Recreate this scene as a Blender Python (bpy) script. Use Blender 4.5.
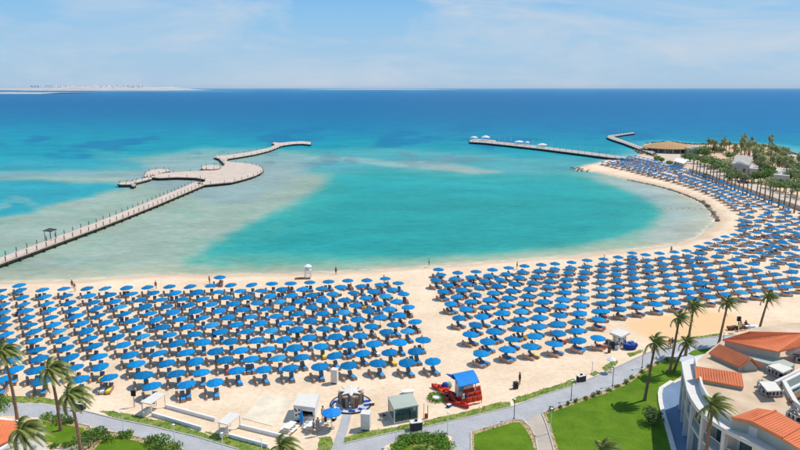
import bpy, math, random
import numpy as np
from mathutils import Vector, noise
from mathutils.geometry import tessellate_polygon
R = math.radians
for o in list(bpy.data.objects): bpy.data.objects.remove(o)
scene = bpy.context.scene
col = scene.collection
random.seed(7)
def lin(r, g, b, k=1.0):
    f = lambda c: (c / 12.92 if c <= 0.04045 else ((c + 0.055) / 1.055) ** 2.4)
    return (f(r / 255) * k, f(g / 255) * k, f(b / 255) * k, 1)
# ---------------------------------------------------------------- camera
HAZE_D = 1.5e-5
CAM_H = 37.0; F = 650.0; PITCH = math.atan(137 / F)
cd = bpy.data.cameras.new('camera'); cam = bpy.data.objects.new('camera', cd); col.objects.link(cam)
cam.location = (0, 0, CAM_H); cam.rotation_euler = (R(90) - PITCH, 0, 0)
cd.lens = 36 * F / 800; cd.sensor_width = 36; cd.clip_start = 0.5; cd.clip_end = 90000
scene.camera = cam
# ---------------------------------------------------------------- sky and sun
SUN_EL = R(56); SUN_AZ = math.atan2(3.5, 1.5)          # clockwise from +Y (the way the camera looks)
w = bpy.data.worlds.new('World'); scene.world = w; w.use_nodes = True
nt = w.node_tree; nt.nodes.clear()
N = nt.nodes.new; L = nt.links.new
out = N('ShaderNodeOutputWorld'); bg = N('ShaderNodeBackground'); sky = N('ShaderNodeTexSky')
sky.sky_type = 'NISHITA'; sky.sun_disc = False; sky.sun_elevation = SUN_EL; sky.sun_rotation = SUN_AZ
sky.air_density = 1.0; sky.dust_density = 2.2; sky.ozone_density = 2.0; sky.altitude = 0
tc = N('ShaderNodeTexCoord'); mp = N('ShaderNodeMapping'); mp.inputs['Scale'].default_value = (2.2, 2.2, 9.0)
mp.inputs['Rotation'].default_value = (0, R(-16), R(20))
nz = N('ShaderNodeTexNoise'); nz.inputs['Scale'].default_value = 1.7; nz.inputs['Detail'].default_value = 9; nz.inputs['Roughness'].default_value = 0.62
nz.inputs['Distortion'].default_value = 0.5
rp = N('ShaderNodeValToRGB'); rp.color_ramp.elements[0].position = 0.45; rp.color_ramp.elements[1].position = 0.68
rp.color_ramp.elements[0].color = (0, 0, 0, 1); rp.color_ramp.elements[1].color = (0.8, 0.8, 0.8, 1)
mx = N('ShaderNodeMixRGB'); mx.inputs[2].default_value = (6.0, 6.75, 7.7, 1)
L(tc.outputs['Generated'], mp.inputs[0]); L(mp.outputs[0], nz.inputs['Vector']); L(nz.outputs[0], rp.inputs[0])
L(rp.outputs[0], mx.inputs[0])
# air light by height above the horizon, laid over the physical sky all the way round
SKYK = 0.10
sx_ = N('ShaderNodeSeparateXYZ'); L(tc.outputs['Generated'], sx_.inputs[0])
gr = N('ShaderNodeValToRGB'); e = gr.color_ramp.elements
e[0].position = 0.0; e[0].color = lin(178, 207, 230); e[1].position = 1.0; e[1].color = lin(90, 146, 210)
for q_, c_ in ((0.05, (166, 204, 234)), (0.11, (140, 196, 238)), (0.17, (104, 176, 236)), (0.26, (92, 164, 230)), (0.5, (96, 158, 222))):
    k_ = e.new(q_); k_.color = lin(*c_)
L(sx_.outputs[2], gr.inputs[0])
sc_ = N('ShaderNodeVectorMath'); sc_.operation = 'SCALE'; sc_.inputs['Scale'].default_value = 1 / SKYK; L(gr.outputs[0], sc_.inputs[0])
tint = N('ShaderNodeMixRGB'); tint.inputs[0].default_value = 0.93
L(sky.outputs[0], tint.inputs[1]); L(sc_.outputs[0], tint.inputs[2]); L(tint.outputs[0], mx.inputs[1]); L(mx.outputs[0], bg.inputs[0]); bg.inputs[1].default_value = SKYK
L(bg.outputs[0], out.inputs[0])
sd = bpy.data.lights.new('sun', 'SUN'); sd.energy = 4.4; sd.angle = R(0.55); sd.color = (1.0, 0.955, 0.89)
sun = bpy.data.objects.new('sun', sd); col.objects.link(sun)
sdir = Vector((math.sin(SUN_AZ) * math.cos(SUN_EL), math.cos(SUN_AZ) * math.cos(SUN_EL), math.sin(SUN_EL)))
sun.rotation_euler = sdir.to_track_quat('Z', 'Y').to_euler()
scene.view_settings.view_transform = 'Standard'; scene.view_settings.look = 'None'
scene.view_settings.exposure = 0.0; scene.view_settings.gamma = 1
# ---------------------------------------------------------------- survey: where a point seen at (x, y) of the 800 x 450 photograph stands at height z
CP, SP = math.cos(PITCH), math.sin(PITCH)
def G(x, y, z=0.0):
    a = (x - 400) / F; b = (y - 225) / F
    t = (z - CAM_H) / (-SP - b * CP)
    return Vector((a * t, (CP - b * SP) * t, z))
def PX(X, Y, Z=0.0):
    zc = Y * CP - (Z - CAM_H) * SP; yc = Y * SP + (Z - CAM_H) * CP
    return 400 + F * X / zc, 225 - F * yc / zc
# ---------------------------------------------------------------- materials
MATS = {}
def mat(name, c, rough=0.8, var=0.15, scale=3.0, bump=0.0, bscale=20.0, metal=0.0, spec=0.3, rnd=0.0, c2=None, trans=0.0):
    if name in MATS: return MATS[name]
    m = bpy.data.materials.new(name); m.use_nodes = True; t = m.node_tree; b = t.nodes['Principled BSDF']
    n = t.nodes.new; l = t.links.new
    b.inputs['Roughness'].default_value = rough; b.inputs['Metallic'].default_value = metal; b.inputs['Specular IOR Level'].default_value = spec
    tcn = n('ShaderNodeTexCoord'); no = n('ShaderNodeTexNoise'); no.inputs['Scale'].default_value = scale; no.inputs['Detail'].default_value = 5
    l(tcn.outputs['Object'], no.inputs['Vector'])
    ra = n('ShaderNodeValToRGB'); e = ra.color_ramp.elements
    e[0].position = 0.3; e[1].position = 0.7
    d = c2 if c2 else tuple(min(1, x * (1 + var)) for x in c[:3]) + (1,)
    e[0].color = tuple(x * (1 - var) for x in c[:3]) + (1,); e[1].color = d
    l(no.outputs[0], ra.inputs[0]); last = ra.outputs[0]
    if rnd:
        oi = n('ShaderNodeObjectInfo'); mr = n('ShaderNodeMapRange'); mr.inputs[3].default_value = 1 - rnd; mr.inputs[4].default_value = 1 + rnd
        l(oi.outputs['Random'], mr.inputs[0]); hs = n('ShaderNodeHueSaturation'); l(mr.outputs[0], hs.inputs['Value']); l(last, hs.inputs['Color']); last = hs.outputs[0]
    l(last, b.inputs['Base Color'])
    if bump:
        n2 = n('ShaderNodeTexNoise'); n2.inputs['Scale'].default_value = bscale; n2.inputs['Detail'].default_value = 4; l(tcn.outputs['Object'], n2.inputs['Vector'])
        bm_ = n('ShaderNodeBump'); bm_.inputs['Strength'].default_value = bump; bm_.inputs['Distance'].default_value = 0.05; l(n2.outputs[0], bm_.inputs['Height']); l(bm_.outputs[0], b.inputs['Normal'])
    if trans:
        tr = n('ShaderNodeBsdfTranslucent'); l(last, tr.inputs[0]); ms = n('ShaderNodeMixShader'); ms.inputs[0].default_value = trans
        l(b.outputs[0], ms.inputs[1]); l(tr.outputs[0], ms.inputs[2]); l(ms.outputs[0], t.nodes['Material Output'].inputs[0])
    MATS[name] = m; return m
# ---------------------------------------------------------------- mesh builder and object helpers
class MB:
    def __init__(s): s.v = []; s.f = []; s.m = []
    def add(s, vs, fs, mi=0):
        k = len(s.v); s.v += [tuple(p) for p in vs]; s.f += [tuple(k + i for i in f) for f in fs]; s.m += [mi] * len(fs); return s
    def box(s, c, d, rz=0, mi=0, taper=1.0):
        x, y, z = d[0] / 2, d[1] / 2, d[2] / 2; cs, sn = math.cos(rz), math.sin(rz); vs = []
        for sx, sy, sz in ((-1,-1,-1),(1,-1,-1),(1,1,-1),(-1,1,-1),(-1,-1,1),(1,-1,1),(1,1,1),(-1,1,1)):
            k = taper if sz > 0 else 1
            a, b = sx * x * k, sy * y * k; vs.append((c[0] + a * cs - b * sn, c[1] + a * sn + b * cs, c[2] + sz * z))
        return s.add(vs, [(3,2,1,0),(4,5,6,7),(0,1,5,4),(1,2,6,5),(2,3,7,6),(3,0,4,7)], mi)
    def bar(s, a, b, r, r2=None, n=6, mi=0, cap=True):
        a = Vector(a); b = Vector(b); r2 = r if r2 is None else r2; d = (b - a)
        if d.length < 1e-6: return s
        d.normalize(); u = d.orthogonal().normalized(); v = d.cross(u)
        vs = [a + (u * math.cos(t) + v * math.sin(t)) * r for t in [2 * math.pi * i / n for i in range(n)]]
        vs += [b + (u * math.cos(t) + v * math.sin(t)) * r2 for t in [2 * math.pi * i / n for i in range(n)]]
        fs = [(i, (i + 1) % n, n + (i + 1) % n, n + i) for i in range(n)]
        if cap: fs += [tuple(range(n))[::-1], tuple(range(n, 2 * n))]
        return s.add(vs, fs, mi)
    def tube(s, pts, rad, n=6, mi=0):
        for i in range(len(pts) - 1): s.bar(pts[i], pts[i+1], rad[i], rad[i+1], n, mi, cap=(i in (0, len(pts)-2)))
        return s
    def prism(s, poly, z0, z1, mi=0, top=True, bottom=False):
        """poly: list of (x, y) or Vectors; z0/z1 numbers"""
        n = len(poly); area = sum(poly[i][0] * poly[(i+1)%n][1] - poly[(i+1)%n][0] * poly[i][1] for i in range(n))
        if area < 0: poly = list(poly)[::-1]
        vs = [(p[0], p[1], z0) for p in poly] + [(p[0], p[1], z1) for p in poly]
        fs = [(i, (i + 1) % n, n + (i + 1) % n, n + i) for i in range(n)]
        tr = tessellate_polygon([[Vector((p[0], p[1], 0)) for p in poly]])
        for t in tr:
            a, b, c = t
            cr = (poly[b][0]-poly[a][0])*(poly[c][1]-poly[a][1]) - (poly[b][1]-poly[a][1])*(poly[c][0]-poly[a][0])
            t = (a, b, c) if cr > 0 else (a, c, b)
            if top: fs.append(tuple(n + i for i in t))
            if bottom: fs.append((t[0], t[2], t[1]))
        return s.add(vs, fs, mi)
    def slab(s, pts, th, mi=0):
        """pts: planar polygon of 3-D points, thickened downwards by th"""
        n = len(pts); vs = [tuple(p) for p in pts] + [(p[0], p[1], p[2] - th) for p in pts]
        tr = tessellate_polygon([[Vector(p) for p in pts]])
        fs = []
        for a, b, c in tr:
            nn = (Vector(pts[b]) - Vector(pts[a])).cross(Vector(pts[c]) - Vector(pts[a])).z
            t = (a, b, c) if nn > 0 else (a, c, b)
            fs.append(t); fs.append((n + t[0], n + t[2], n + t[1]))
        area = sum(pts[i][0] * pts[(i+1)%n][1] - pts[(i+1)%n][0] * pts[i][1] for i in range(n))
        for i in range(n):
            j = (i + 1) % n; fs.append((i, j, n + j, n + i) if area < 0 else (j, i, n + i, n + j))
        return s.add(vs, fs, mi)
    def lathe(s, c, prof, n=12, mi=0, sx=1, sy=1):
        vs = []
        for r, z in prof:
            for i in range(n):
                t = 2 * math.pi * i / n; vs.append((c[0] + r * sx * math.cos(t), c[1] + r * sy * math.sin(t), c[2] + z))
        fs = []
        for k in range(len(prof) - 1):
            for i in range(n):
                j = (i + 1) % n; fs.append((k*n+i, k*n+j, (k+1)*n+j, (k+1)*n+i))
        fs.append(tuple(range(n))[::-1]); fs.append(tuple(range((len(prof)-1)*n, len(prof)*n)))
        return s.add(vs, fs, mi)
    def mesh(s, name, mats, smooth=False):
        me = bpy.data.meshes.new(name); me.from_pydata(s.v, [], s.f)
        for m in (mats if isinstance(mats, (list, tuple)) else [mats]): me.materials.append(m)
        me.polygons.foreach_set('material_index', s.m)
        if smooth: me.polygons.foreach_set('use_smooth', [True] * len(s.f))
        me.update(); return me
    def build(s, name, mats, parent=None, smooth=False, world=True):
        """world=True: coordinates are world ones, shifted into the parent's frame"""
        if parent is not None and world:
            l = parent.location; s.v = [(p[0]-l[0], p[1]-l[1], p[2]-l[2]) for p in s.v]
        o = bpy.data.objects.new(name, s.mesh(name, mats, smooth)); col.objects.link(o); o.parent = parent; return o
def tag(o, label=None, cat=None, group=None, kind=None):
    if label: o['label'] = label
    if cat: o['category'] = cat
    if group: o['group'] = group
    if kind: o['kind'] = kind
    return o
def thing(name, label, cat, loc=(0,0,0), rz=0, group=None):
    o = bpy.data.objects.new(name, None); col.objects.link(o); o.empty_display_size = 0.3
    o.location = loc; o.rotation_euler = (0, 0, rz); return tag(o, label, cat, group)
def inst(me, name, parent=None, loc=(0,0,0), rz=0, sc=1.0):
    o = bpy.data.objects.new(name, me); col.objects.link(o); o.parent = parent; o.location = loc; o.rotation_euler = (0,0,rz)
    o.scale = (sc, sc, sc) if isinstance(sc, (int, float)) else sc; return o
def copy_tree(o, parent=None):
    c = o.copy(); col.objects.link(c); c.parent = parent
    for ch in list(o.children): copy_tree(ch, c)
    return c
def smooth_poly(pts, k=4, closed=True):
    n = len(pts); res = []
    P = [Vector(p) for p in pts]
    rng = range(n) if closed else range(n - 1)
    for i in rng:
        p0, p1, p2, p3 = (P[(i-1) % n], P[i], P[(i+1) % n], P[(i+2) % n]) if closed else (P[max(i-1,0)], P[i], P[i+1], P[min(i+2, n-1)])
        for j in range(k):
            t = j / k
            res.append(0.5 * ((2*p1) + (p2-p0)*t + (2*p0-5*p1+4*p2-p3)*t*t + (3*p1-p0-3*p2+p3)*t*t*t))
    if not closed: res.append(P[-1])
    return res
def PP(pts, z=0.0): return [G(x, y, z) for x, y in pts]
# ---------------------------------------------------------------- land outline
shore_px = [(-700,286),(-300,285),(-60,284),(0,283),(60,281.5),(100,279.5),(150,276.5),(200,275.5),(260,275),(310,274),(360,272),(410,269),(450,266),(500,262.5),(540,259),(580,257),(620,252),(650,248),
 (681,244),(700,238),(705,233),(715,226),(719,219),(715,213),(709,206),(702,201),(690,195.5),(680,191.5),(667,187.5),(642,181.5),(630,179),(611,175),(596,172),(582,171),(576,168.5),(587,165),(599,162.5),(605,160),(620,158),(632,157),
 (645,153),(640,148),(645,144),(652,143),(670,142),(690,144.5),(720,145),(745,144),(762,144.5),(773,147),(783,151),(791,155),(802,157),(860,162),(1000,163),(1400,165)]
LAND = [G(x, y, -0.25) for x, y in shore_px] + [Vector((1500, 260, 0)), Vector((1500, -600, 0)), Vector((-1200, -600, 0)), Vector((-1200, 96, 0))]
LANDA = np.array([(p.x, p.y) for p in LAND])
def sdf(P, Q):
    """signed distance of points P (n,2) to polygon Q (m,2), positive inside"""
    P = np.asarray(P, float); d = np.full(len(P), 1e18); ins = np.zeros(len(P), bool); m = len(Q)
    for i in range(m):
        a = Q[i]; b = Q[(i+1) % m]; ab = b - a; ap = P - a
        t = np.clip((ap @ ab) / max(ab @ ab, 1e-9), 0, 1)
        d = np.minimum(d, ((ap - t[:, None] * ab) ** 2).sum(1))
        c = (a[1] > P[:, 1]) != (b[1] > P[:, 1])
        if a[1] != b[1]:
            xi = (b[0] - a[0]) * (P[:, 1] - a[1]) / (b[1] - a[1]) + a[0]
            ins ^= c & (P[:, 0] < xi)
    return np.where(ins, 1, -1) * np.sqrt(d)
def sm(x, a, b):
    t = np.clip((x - a) / (b - a), 0, 1); return t * t * (3 - 2 * t)
def nse(X, Y, s, seed=0.0, det=4):
    return np.array([noise.fractal((x * s + seed, y * s - seed, seed * 1.7), 1.0, 2.0, det) for x, y in zip(X, Y)])
def gridmesh(name, Ys, As, wf):
    nr, nc = len(Ys), len(As)
    YY = np.repeat(np.array(Ys), nc); XX = np.tile(np.array(As), nr) * np.repeat(np.array([wf(y) for y in Ys]), nc)
    idx = np.arange(nr * nc).reshape(nr, nc)
    F_ = np.stack([idx[:-1, :-1].ravel(), idx[:-1, 1:].ravel(), idx[1:, 1:].ravel(), idx[1:, :-1].ravel()], 1)
    return XX, YY, F_
def npmesh(name, V, F_, mats, colattr=None, smooth=False):
    me = bpy.data.meshes.new(name)
    me.vertices.add(len(V)); me.vertices.foreach_set('co', np.asarray(V, np.float32).ravel())
    me.loops.add(F_.size); me.loops.foreach_set('vertex_index', F_.astype(np.int32).ravel())
    me.polygons.add(len(F_)); me.polygons.foreach_set('loop_start', np.arange(0, F_.size, F_.shape[1], dtype=np.int32))
    me.update(calc_edges=True)
    for m in (mats if isinstance(mats, list) else [mats]): me.materials.append(m)
    if colattr is not None:
        for nm, arr in colattr.items():
            at = me.color_attributes.new(nm, 'FLOAT_COLOR', 'POINT'); at.data.foreach_set('color', np.asarray(arr, np.float32).ravel())
    if smooth: me.polygons.foreach_set('use_smooth', [True] * len(F_))
    o = bpy.data.objects.new(name, me); col.objects.link(o); return o
# ---------------------------------------------------------------- sea
def rowY(y, z): return G(400, y, z).y
SEA = -0.25
Ys = [rowY(y, SEA) for y in np.arange(292, 150, -0.8)] + [rowY(y, SEA) for y in np.arange(150, 92, -0.5)] + [8500, 11000, 16000, 25000, 45000, 80000]
As = np.arange(-1.5, 1.5001, 0.0048)
X, Y, Fc = gridmesh('sea', Ys, As, lambda y: y)
zc = Y * CP - (SEA - CAM_H) * SP; yc = Y * SP + (SEA - CAM_H) * CP
px = 400 + F * X / zc; py = 225 - F * yc / zc
n1 = nse(px, py * 3.0, 0.012, 3.1, 5); n2 = nse(px, py * 3.5, 0.05, 9.7, 4); n3 = nse(px, py * 4, 0.02, 21.3, 5)
qx = px + n1 * 10 + n2 * 3; qy = py + n3 * 2.0 + n2 * 0.8
Q = np.stack([qx, qy * 3], 1)
def pm(poly, soft, inner=0.0):
    d = sdf(Q, np.array([(a, b * 3) for a, b in poly], float)); return sm(d, -soft + inner, soft + inner)
stops = [(88,(112,146,184)),(90,(68,128,178)),(94,(10,108,164)),(102,(0,102,156)),(115,(0,108,158)),(128,(0,122,164)),(140,(8,142,168)),(152,(36,156,172)),(165,(75,168,182)),(178,(100,176,180)),(300,(120,182,174))]  # stops nearest the horizon have haze mixed into the water colour
ys_ = [s[0] for s in stops]
C = np.stack([np.interp(qy * 0.85 + py * 0.15, ys_, [s[1][k] for s in stops]) for k in range(3)], 1)
def lay(mask, c, k=1.0):
    global C
    m = (mask * k)[:, None]; C = C * (1 - m) + np.array(c, float) * m
lay(sm(px, 420, 800) * sm(py, 160, 120), (20, 112, 172), 0.55)
lay(sm(px, 380, 0) * sm(py, 105, 145) * sm(py, 175, 160), (8, 148, 172), 0.75)
lay(sm(nse(px, py * 5, 0.013, 61.0, 5), 0.0, 0.4) * sm(px, 330, 100) * sm(py, 138, 152) * sm(py, 176, 168), (92, 168, 174), 0.6)
# deep patches
lay(sm(nse(px, py * 5, 0.016, 44.0, 5), 0.18, 0.5) * sm(py, 112, 135) * sm(py, 175, 158), (0, 104, 160), 0.55)
pm_l = pm([(-500,186),(0,176),(60,172),(130,160),(200,150),(260,150),(330,152),(400,150),(470,155),(600,165),(640,150),(900,150),(900,330),(-500,330)], 16)
lay(pm_l, (152, 180, 168), 0.97)
lay(pm([(300,152),(400,150),(480,156),(600,162),(640,172),(560,176),(520,180),(420,176),(350,176),(300,172)], 14), (70, 164, 176), 0.85)
lay(pm([(-400,172),(0,171.5),(80,172),(150,175),(150,178),(80,177.5),(0,178),(-400,180)], 5), (124, 172, 178), 0.9)
lay(pm([(-400,166),(20,158),(90,158),(150,163),(140,171),(60,171),(-400,172)], 12), (44, 160, 182), 0.7)
lay(pm([(-400,180),(0,179),(50,181),(100,183),(125,187),(100,193),(60,204),(30,213),(-10,219),(-400,225)], 9), (26, 158, 182), 0.85)
lay(pm([(120,180),(150,160),(190,150),(250,148),(300,152),(330,160),(300,175),(260,200),(220,205)], 10), (140, 172, 176), 0.8)
# lagoon
lag = [(190,262),(212,243),(262,222),(300,203),(325,187),(345,175),(380,171),(430,173),(505,176),(560,174),(595,178),(630,190),(650,200),(662,212),(640,228),(600,242),(540,252),(470,259),(400,263),(300,267),(225,268)]
lay(pm(lag, 13, -2), (52, 167, 165), 0.97)
lay(pm(lag, 26, 24), (38, 157, 160), 0.85)
lay(pm([(330,178),(420,176),(560,180),(600,190),(520,196),(380,192)], 16), (44, 168, 176), 0.6)
lay(pm([(180,255),(260,252),(400,258),(520,252),(600,242),(640,232),(650,245),(520,262),(400,268),(180,275)], 12), (104, 176, 162), 0.55)
# sandbar
lay(pm([(300,156),(330,156.5),(370,158),(410,160.5),(445,163),(475,166),(503,170.5),(506,173),(488,174),(455,171),(420,168.5),(380,164.5),(340,161.5),(305,160)], 5), (150, 184, 180), 0.8)
lay(pm([(420,163.5),(455,166.5),(480,169.5),(492,172),(470,171),(440,168)], 4), (176, 186, 174), 0.55)
lay(sm(n2, 0.05, 0.4) * pm([(150,150),(260,150),(470,152),(500,160),(420,166),(330,170),(190,160)], 10), (112, 142, 158), 0.6)
# right shallows and weed
lay(pm([(600,178),(640,182),(680,192),(706,205),(718,220),(700,240),(660,247),(640,240),(668,222),(668,208),(640,195)], 12), (158, 184, 186), 0.85)
lay(pm([(636,197),(668,199),(672,201),(660,202),(640,202)], 6) * 0.6 + pm([(666,228),(690,225),(700,229),(684,233),(668,233)], 7), (118, 148, 164), 0.55)
# left near water: greenish streaks
lay(sm(nse(px, py * 5, 0.03, 5.0, 5), 0.1, 0.5) * sm(py, 195, 215) * sm(px, 340, 200), (112, 176, 160), 0.35)
lay(sm(nse(px, py * 5, 0.02, 75.0, 5), 0.1, 0.5) * sm(py, 170, 200) * sm(px, 300, 150), (162, 186, 180), 0.45)
ds = -sdf(np.stack([X, Y], 1), LANDA)      # metres out from the shore
lay(sm(ds + n2 * 3, 14, 2) * sm(py, 175, 200), (182, 188, 164), 0.6)
lay(sm(ds + n2 * 1.5, 3.2, 0.4) * sm(py, 150, 175), (214, 204, 182), 0.75)
lay(sm(np.abs(ds - 0.9 - n2 * 1.2), 0.45, 0.1) * sm(n1 + n3, -0.5, 0.2) * sm(py, 165, 180), (236, 236, 226), 0.6)
lay(sm(ds, 26, 4) * sm(py, 168, 150) * sm(px, 600, 650), (120, 180, 196), 0.7)
# weed under the boardwalk
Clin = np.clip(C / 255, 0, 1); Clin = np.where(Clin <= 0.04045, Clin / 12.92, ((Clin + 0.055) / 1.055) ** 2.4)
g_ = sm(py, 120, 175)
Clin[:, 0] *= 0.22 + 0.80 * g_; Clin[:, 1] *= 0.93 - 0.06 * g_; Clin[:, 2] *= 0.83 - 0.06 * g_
keep = (ds > -9)
fk = keep[Fc].any(1); Fc = Fc[fk]
wm = bpy.data.materials.new('sea_water'); wm.use_nodes = True; t = wm.node_tree; b = t.nodes['Principled BSDF']; n_ = t.nodes.new; l_ = t.links.new
at = n_('ShaderNodeAttribute'); at.attribute_name = 'bed'  # seabed colour, with painted haze towards the horizon
geo = n_('ShaderNodeNewGeometry')
m1 = n_('ShaderNodeMapping'); m1.inputs['Scale'].default_value = (0.6, 1.0, 1.0); m1.inputs['Rotation'].default_value = (0, 0, R(-18)); l_(geo.outputs['Position'], m1.inputs[0])
w1 = n_('ShaderNodeTexNoise'); w1.inputs['Scale'].default_value = 0.55; w1.inputs['Detail'].default_value = 9; w1.inputs['Roughness'].default_value = 0.72; l_(m1.outputs[0], w1.inputs['Vector'])
w2 = n_('ShaderNodeTexNoise'); w2.inputs['Scale'].default_value = 0.06; w2.inputs['Detail'].default_value = 12; w2.inputs['Roughness'].default_value = 0.62; l_(m1.outputs[0], w2.inputs['Vector'])
mm = n_('ShaderNodeMath'); mm.operation = 'ADD'; l_(w1.outputs[0], mm.inputs[0]); l_(w2.outputs[0], mm.inputs[1])
mr = n_('ShaderNodeMapRange'); mr.inputs[1].default_value = 0.75; mr.inputs[2].default_value = 1.25; mr.inputs[3].default_value = 0.80; mr.inputs[4].default_value = 1.22; l_(mm.outputs[0], mr.inputs[0])
vm = n_('ShaderNodeVectorMath'); vm.operation = 'SCALE'; l_(at.outputs['Color'], vm.inputs[0]); l_(mr.outputs[0], vm.inputs['Scale'])
# small broken crests
fo = n_('ShaderNodeTexNoise'); fo.inputs['Scale'].default_value = 0.22; fo.inputs['Detail'].default_value = 6; fo.inputs['Roughness'].default_value = 0.72; l_(m1.outputs[0], fo.inputs['Vector'])
fr = n_('ShaderNodeMapRange'); fr.inputs[1].default_value = 0.70; fr.inputs[2].default_value = 0.78; l_(fo.outputs[0], fr.inputs[0])
fx = n_('ShaderNodeMixRGB'); fx.inputs[2].default_value = (0.75, 0.8, 0.82, 1); l_(fr.outputs[0], fx.inputs[0]); l_(vm.outputs[0], fx.inputs[1]); l_(fx.outputs[0], b.inputs['Base Color'])
bu = n_('ShaderNodeBump'); bu.inputs['Strength'].default_value = 0.5; bu.inputs['Distance'].default_value = 0.25; l_(mm.outputs[0], bu.inputs['Height']); l_(bu.outputs[0], b.inputs['Normal'])
b.inputs['Roughness'].default_value = 0.42; b.inputs['IOR'].default_value = 1.33; b.inputs['Specular IOR Level'].default_value = 0.05
SEA_K = 0.86
o = npmesh('sea', np.stack([X, Y, np.full_like(X, SEA)], 1), Fc, wm, {'bed': np.concatenate([Clin * SEA_K, np.ones((len(X), 1))], 1)})
tag(o, kind='structure')
# ---------------------------------------------------------------- sand ground
Ys = [-600, -200, -60, 0, 20, 35] + [rowY(y, 0) for y in np.arange(500, 300, -3)] + [rowY(y, 0) for y in np.arange(300, 150, -0.8)] + [rowY(y, 0) for y in np.arange(150, 138, -0.4)] + [700, 950]
X, Y, Fc = gridmesh('sand', Ys, np.arange(-2.2, 2.2001, 0.008), lambda y: max(y, 140) if y < 140 else y)
d = sdf(np.stack([X, Y], 1), LANDA); nn = nse(X, Y, 0.11, 2.0, 3)
dd = d + nn * 1.2
Z = -1.3 + 1.3 * sm(dd, -9, 3.2); Z = np.where(dd > 3.2, 0, Z)
wet = sm(dd, 3.4, 0.8)
Qp = np.stack([X, Y], 1)
def wpoly(px_): return np.array([(p.x, p.y) for p in PP(px_)])
orange = sm(sdf(Qp + np.stack([nn, nn], 1) * 0.7, wpoly([(624,323),(650,318),(676,314),(700,309),(735,314),(760,330),(715,334),(690,338),(664,343),(655,344),(640,334)])), -0.8, 0.8)
orange = np.maximum(orange, 0.55 * sm(sdf(Qp + np.stack([nn, nn], 1) * 2, wpoly([(676,314),(720,300),(800,285),(900,290),(900,330),(735,334)])), -3, 5) * sm(nn, -0.3, 0.5))
rocky = sm(Y, rowY(190, 0), rowY(178, 0)) * sm(sdf(Qp, wpoly([(636,156),(680,168),(735,190),(800,213),(1000,240),(1400,180),(1000,120),(640,120)])), -3, 3)
at_ = np.stack([wet, orange, rocky, np.ones_like(wet)], 1)
Fc = Fc[(d > -8.5)[Fc].any(1)]
sm_ = bpy.data.materials.new('beach_sand'); sm_.use_nodes = True; t = sm_.node_tree; b = t.nodes['Principled BSDF']; n_ = t.nodes.new; l_ = t.links.new
at = n_('ShaderNodeAttribute'); at.attribute_name = 'zone'; sp = n_('ShaderNodeSeparateColor'); l_(at.outputs['Color'], sp.inputs[0])
geo = n_('ShaderNodeNewGeometry')
def gn(scale, det=5, rough=0.55, src=None):
    q = n_('ShaderNodeTexNoise'); q.inputs['Scale'].default_value = scale; q.inputs['Detail'].default_value = det; q.inputs['Roughness'].default_value = rough; l_(src or geo.outputs['Position'], q.inputs['Vector']); return q
a1 = gn(0.12, 6, 0.6); a2 = gn(1.6, 6, 0.7)
r1 = n_('ShaderNodeValToRGB'); r1.color_ramp.elements[0].position = 0.32; r1.color_ramp.elements[1].position = 0.68
r1.color_ramp.elements[0].color = lin(216, 188, 155); r1.color_ramp.elements[1].color = lin(233, 208, 177); l_(a1.outputs[0], r1.inputs[0])
r2 = n_('ShaderNodeMapRange'); r2.inputs[1].default_value = 0.3; r2.inputs[2].default_value = 0.7; r2.inputs[3].default_value = 0.85; r2.inputs[4].default_value = 1.10; l_(a2.outputs[0], r2.inputs[0])
v1 = n_('ShaderNodeVectorMath'); v1.operation = 'SCALE'; l_(r1.outputs[0], v1.inputs[0]); l_(r2.outputs[0], v1.inputs['Scale'])
a4 = gn(0.55, 8, 0.78); r4 = n_('ShaderNodeMapRange'); r4.inputs[1].default_value = 0.5; r4.inputs[2].default_value = 0.62; r4.inputs[3].default_value = 1.0; r4.inputs[4].default_value = 0.93; l_(a4.outputs[0], r4.inputs[0])
v2 = n_('ShaderNodeVectorMath'); v2.operation = 'SCALE'; l_(v1.outputs[0], v2.inputs[0]); l_(r4.outputs[0], v2.inputs['Scale']); v1 = v2
def mixc(fac, a, c):
    q = n_('ShaderNodeMixRGB'); l_(fac, q.inputs[0]); l_(a, q.inputs[1]); q.inputs[2].default_value = c; return q.outputs[0]
c = mixc(sp.outputs[1], v1.outputs[0], lin(222, 182, 134))
c = mixc(sp.outputs[2], c, lin(205, 172, 138))
wa = n_('ShaderNodeMath'); wa.operation = 'MULTIPLY'; wa.inputs[1].default_value = 0.75; l_(sp.outputs[0], wa.inputs[0])
c = mixc(wa.outputs[0], c, lin(196, 168, 140)); l_(c, b.inputs['Base Color'])
a3 = gn(3.5, 5, 0.7); bu = n_('ShaderNodeBump'); bu.inputs['Strength'].default_value = 0.45; bu.inputs['Distance'].default_value = 0.12; l_(a3.outputs[0], bu.inputs['Height']); l_(bu.outputs[0], b.inputs['Normal'])
b.inputs['Roughness'].default_value = 0.95; b.inputs['Specular IOR Level'].default_value = 0.1
SAND = sm_
o = npmesh('beach_sand', np.stack([X, Y, Z], 1), Fc, SAND, {'zone': at_}); tag(o, kind='structure')
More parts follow.
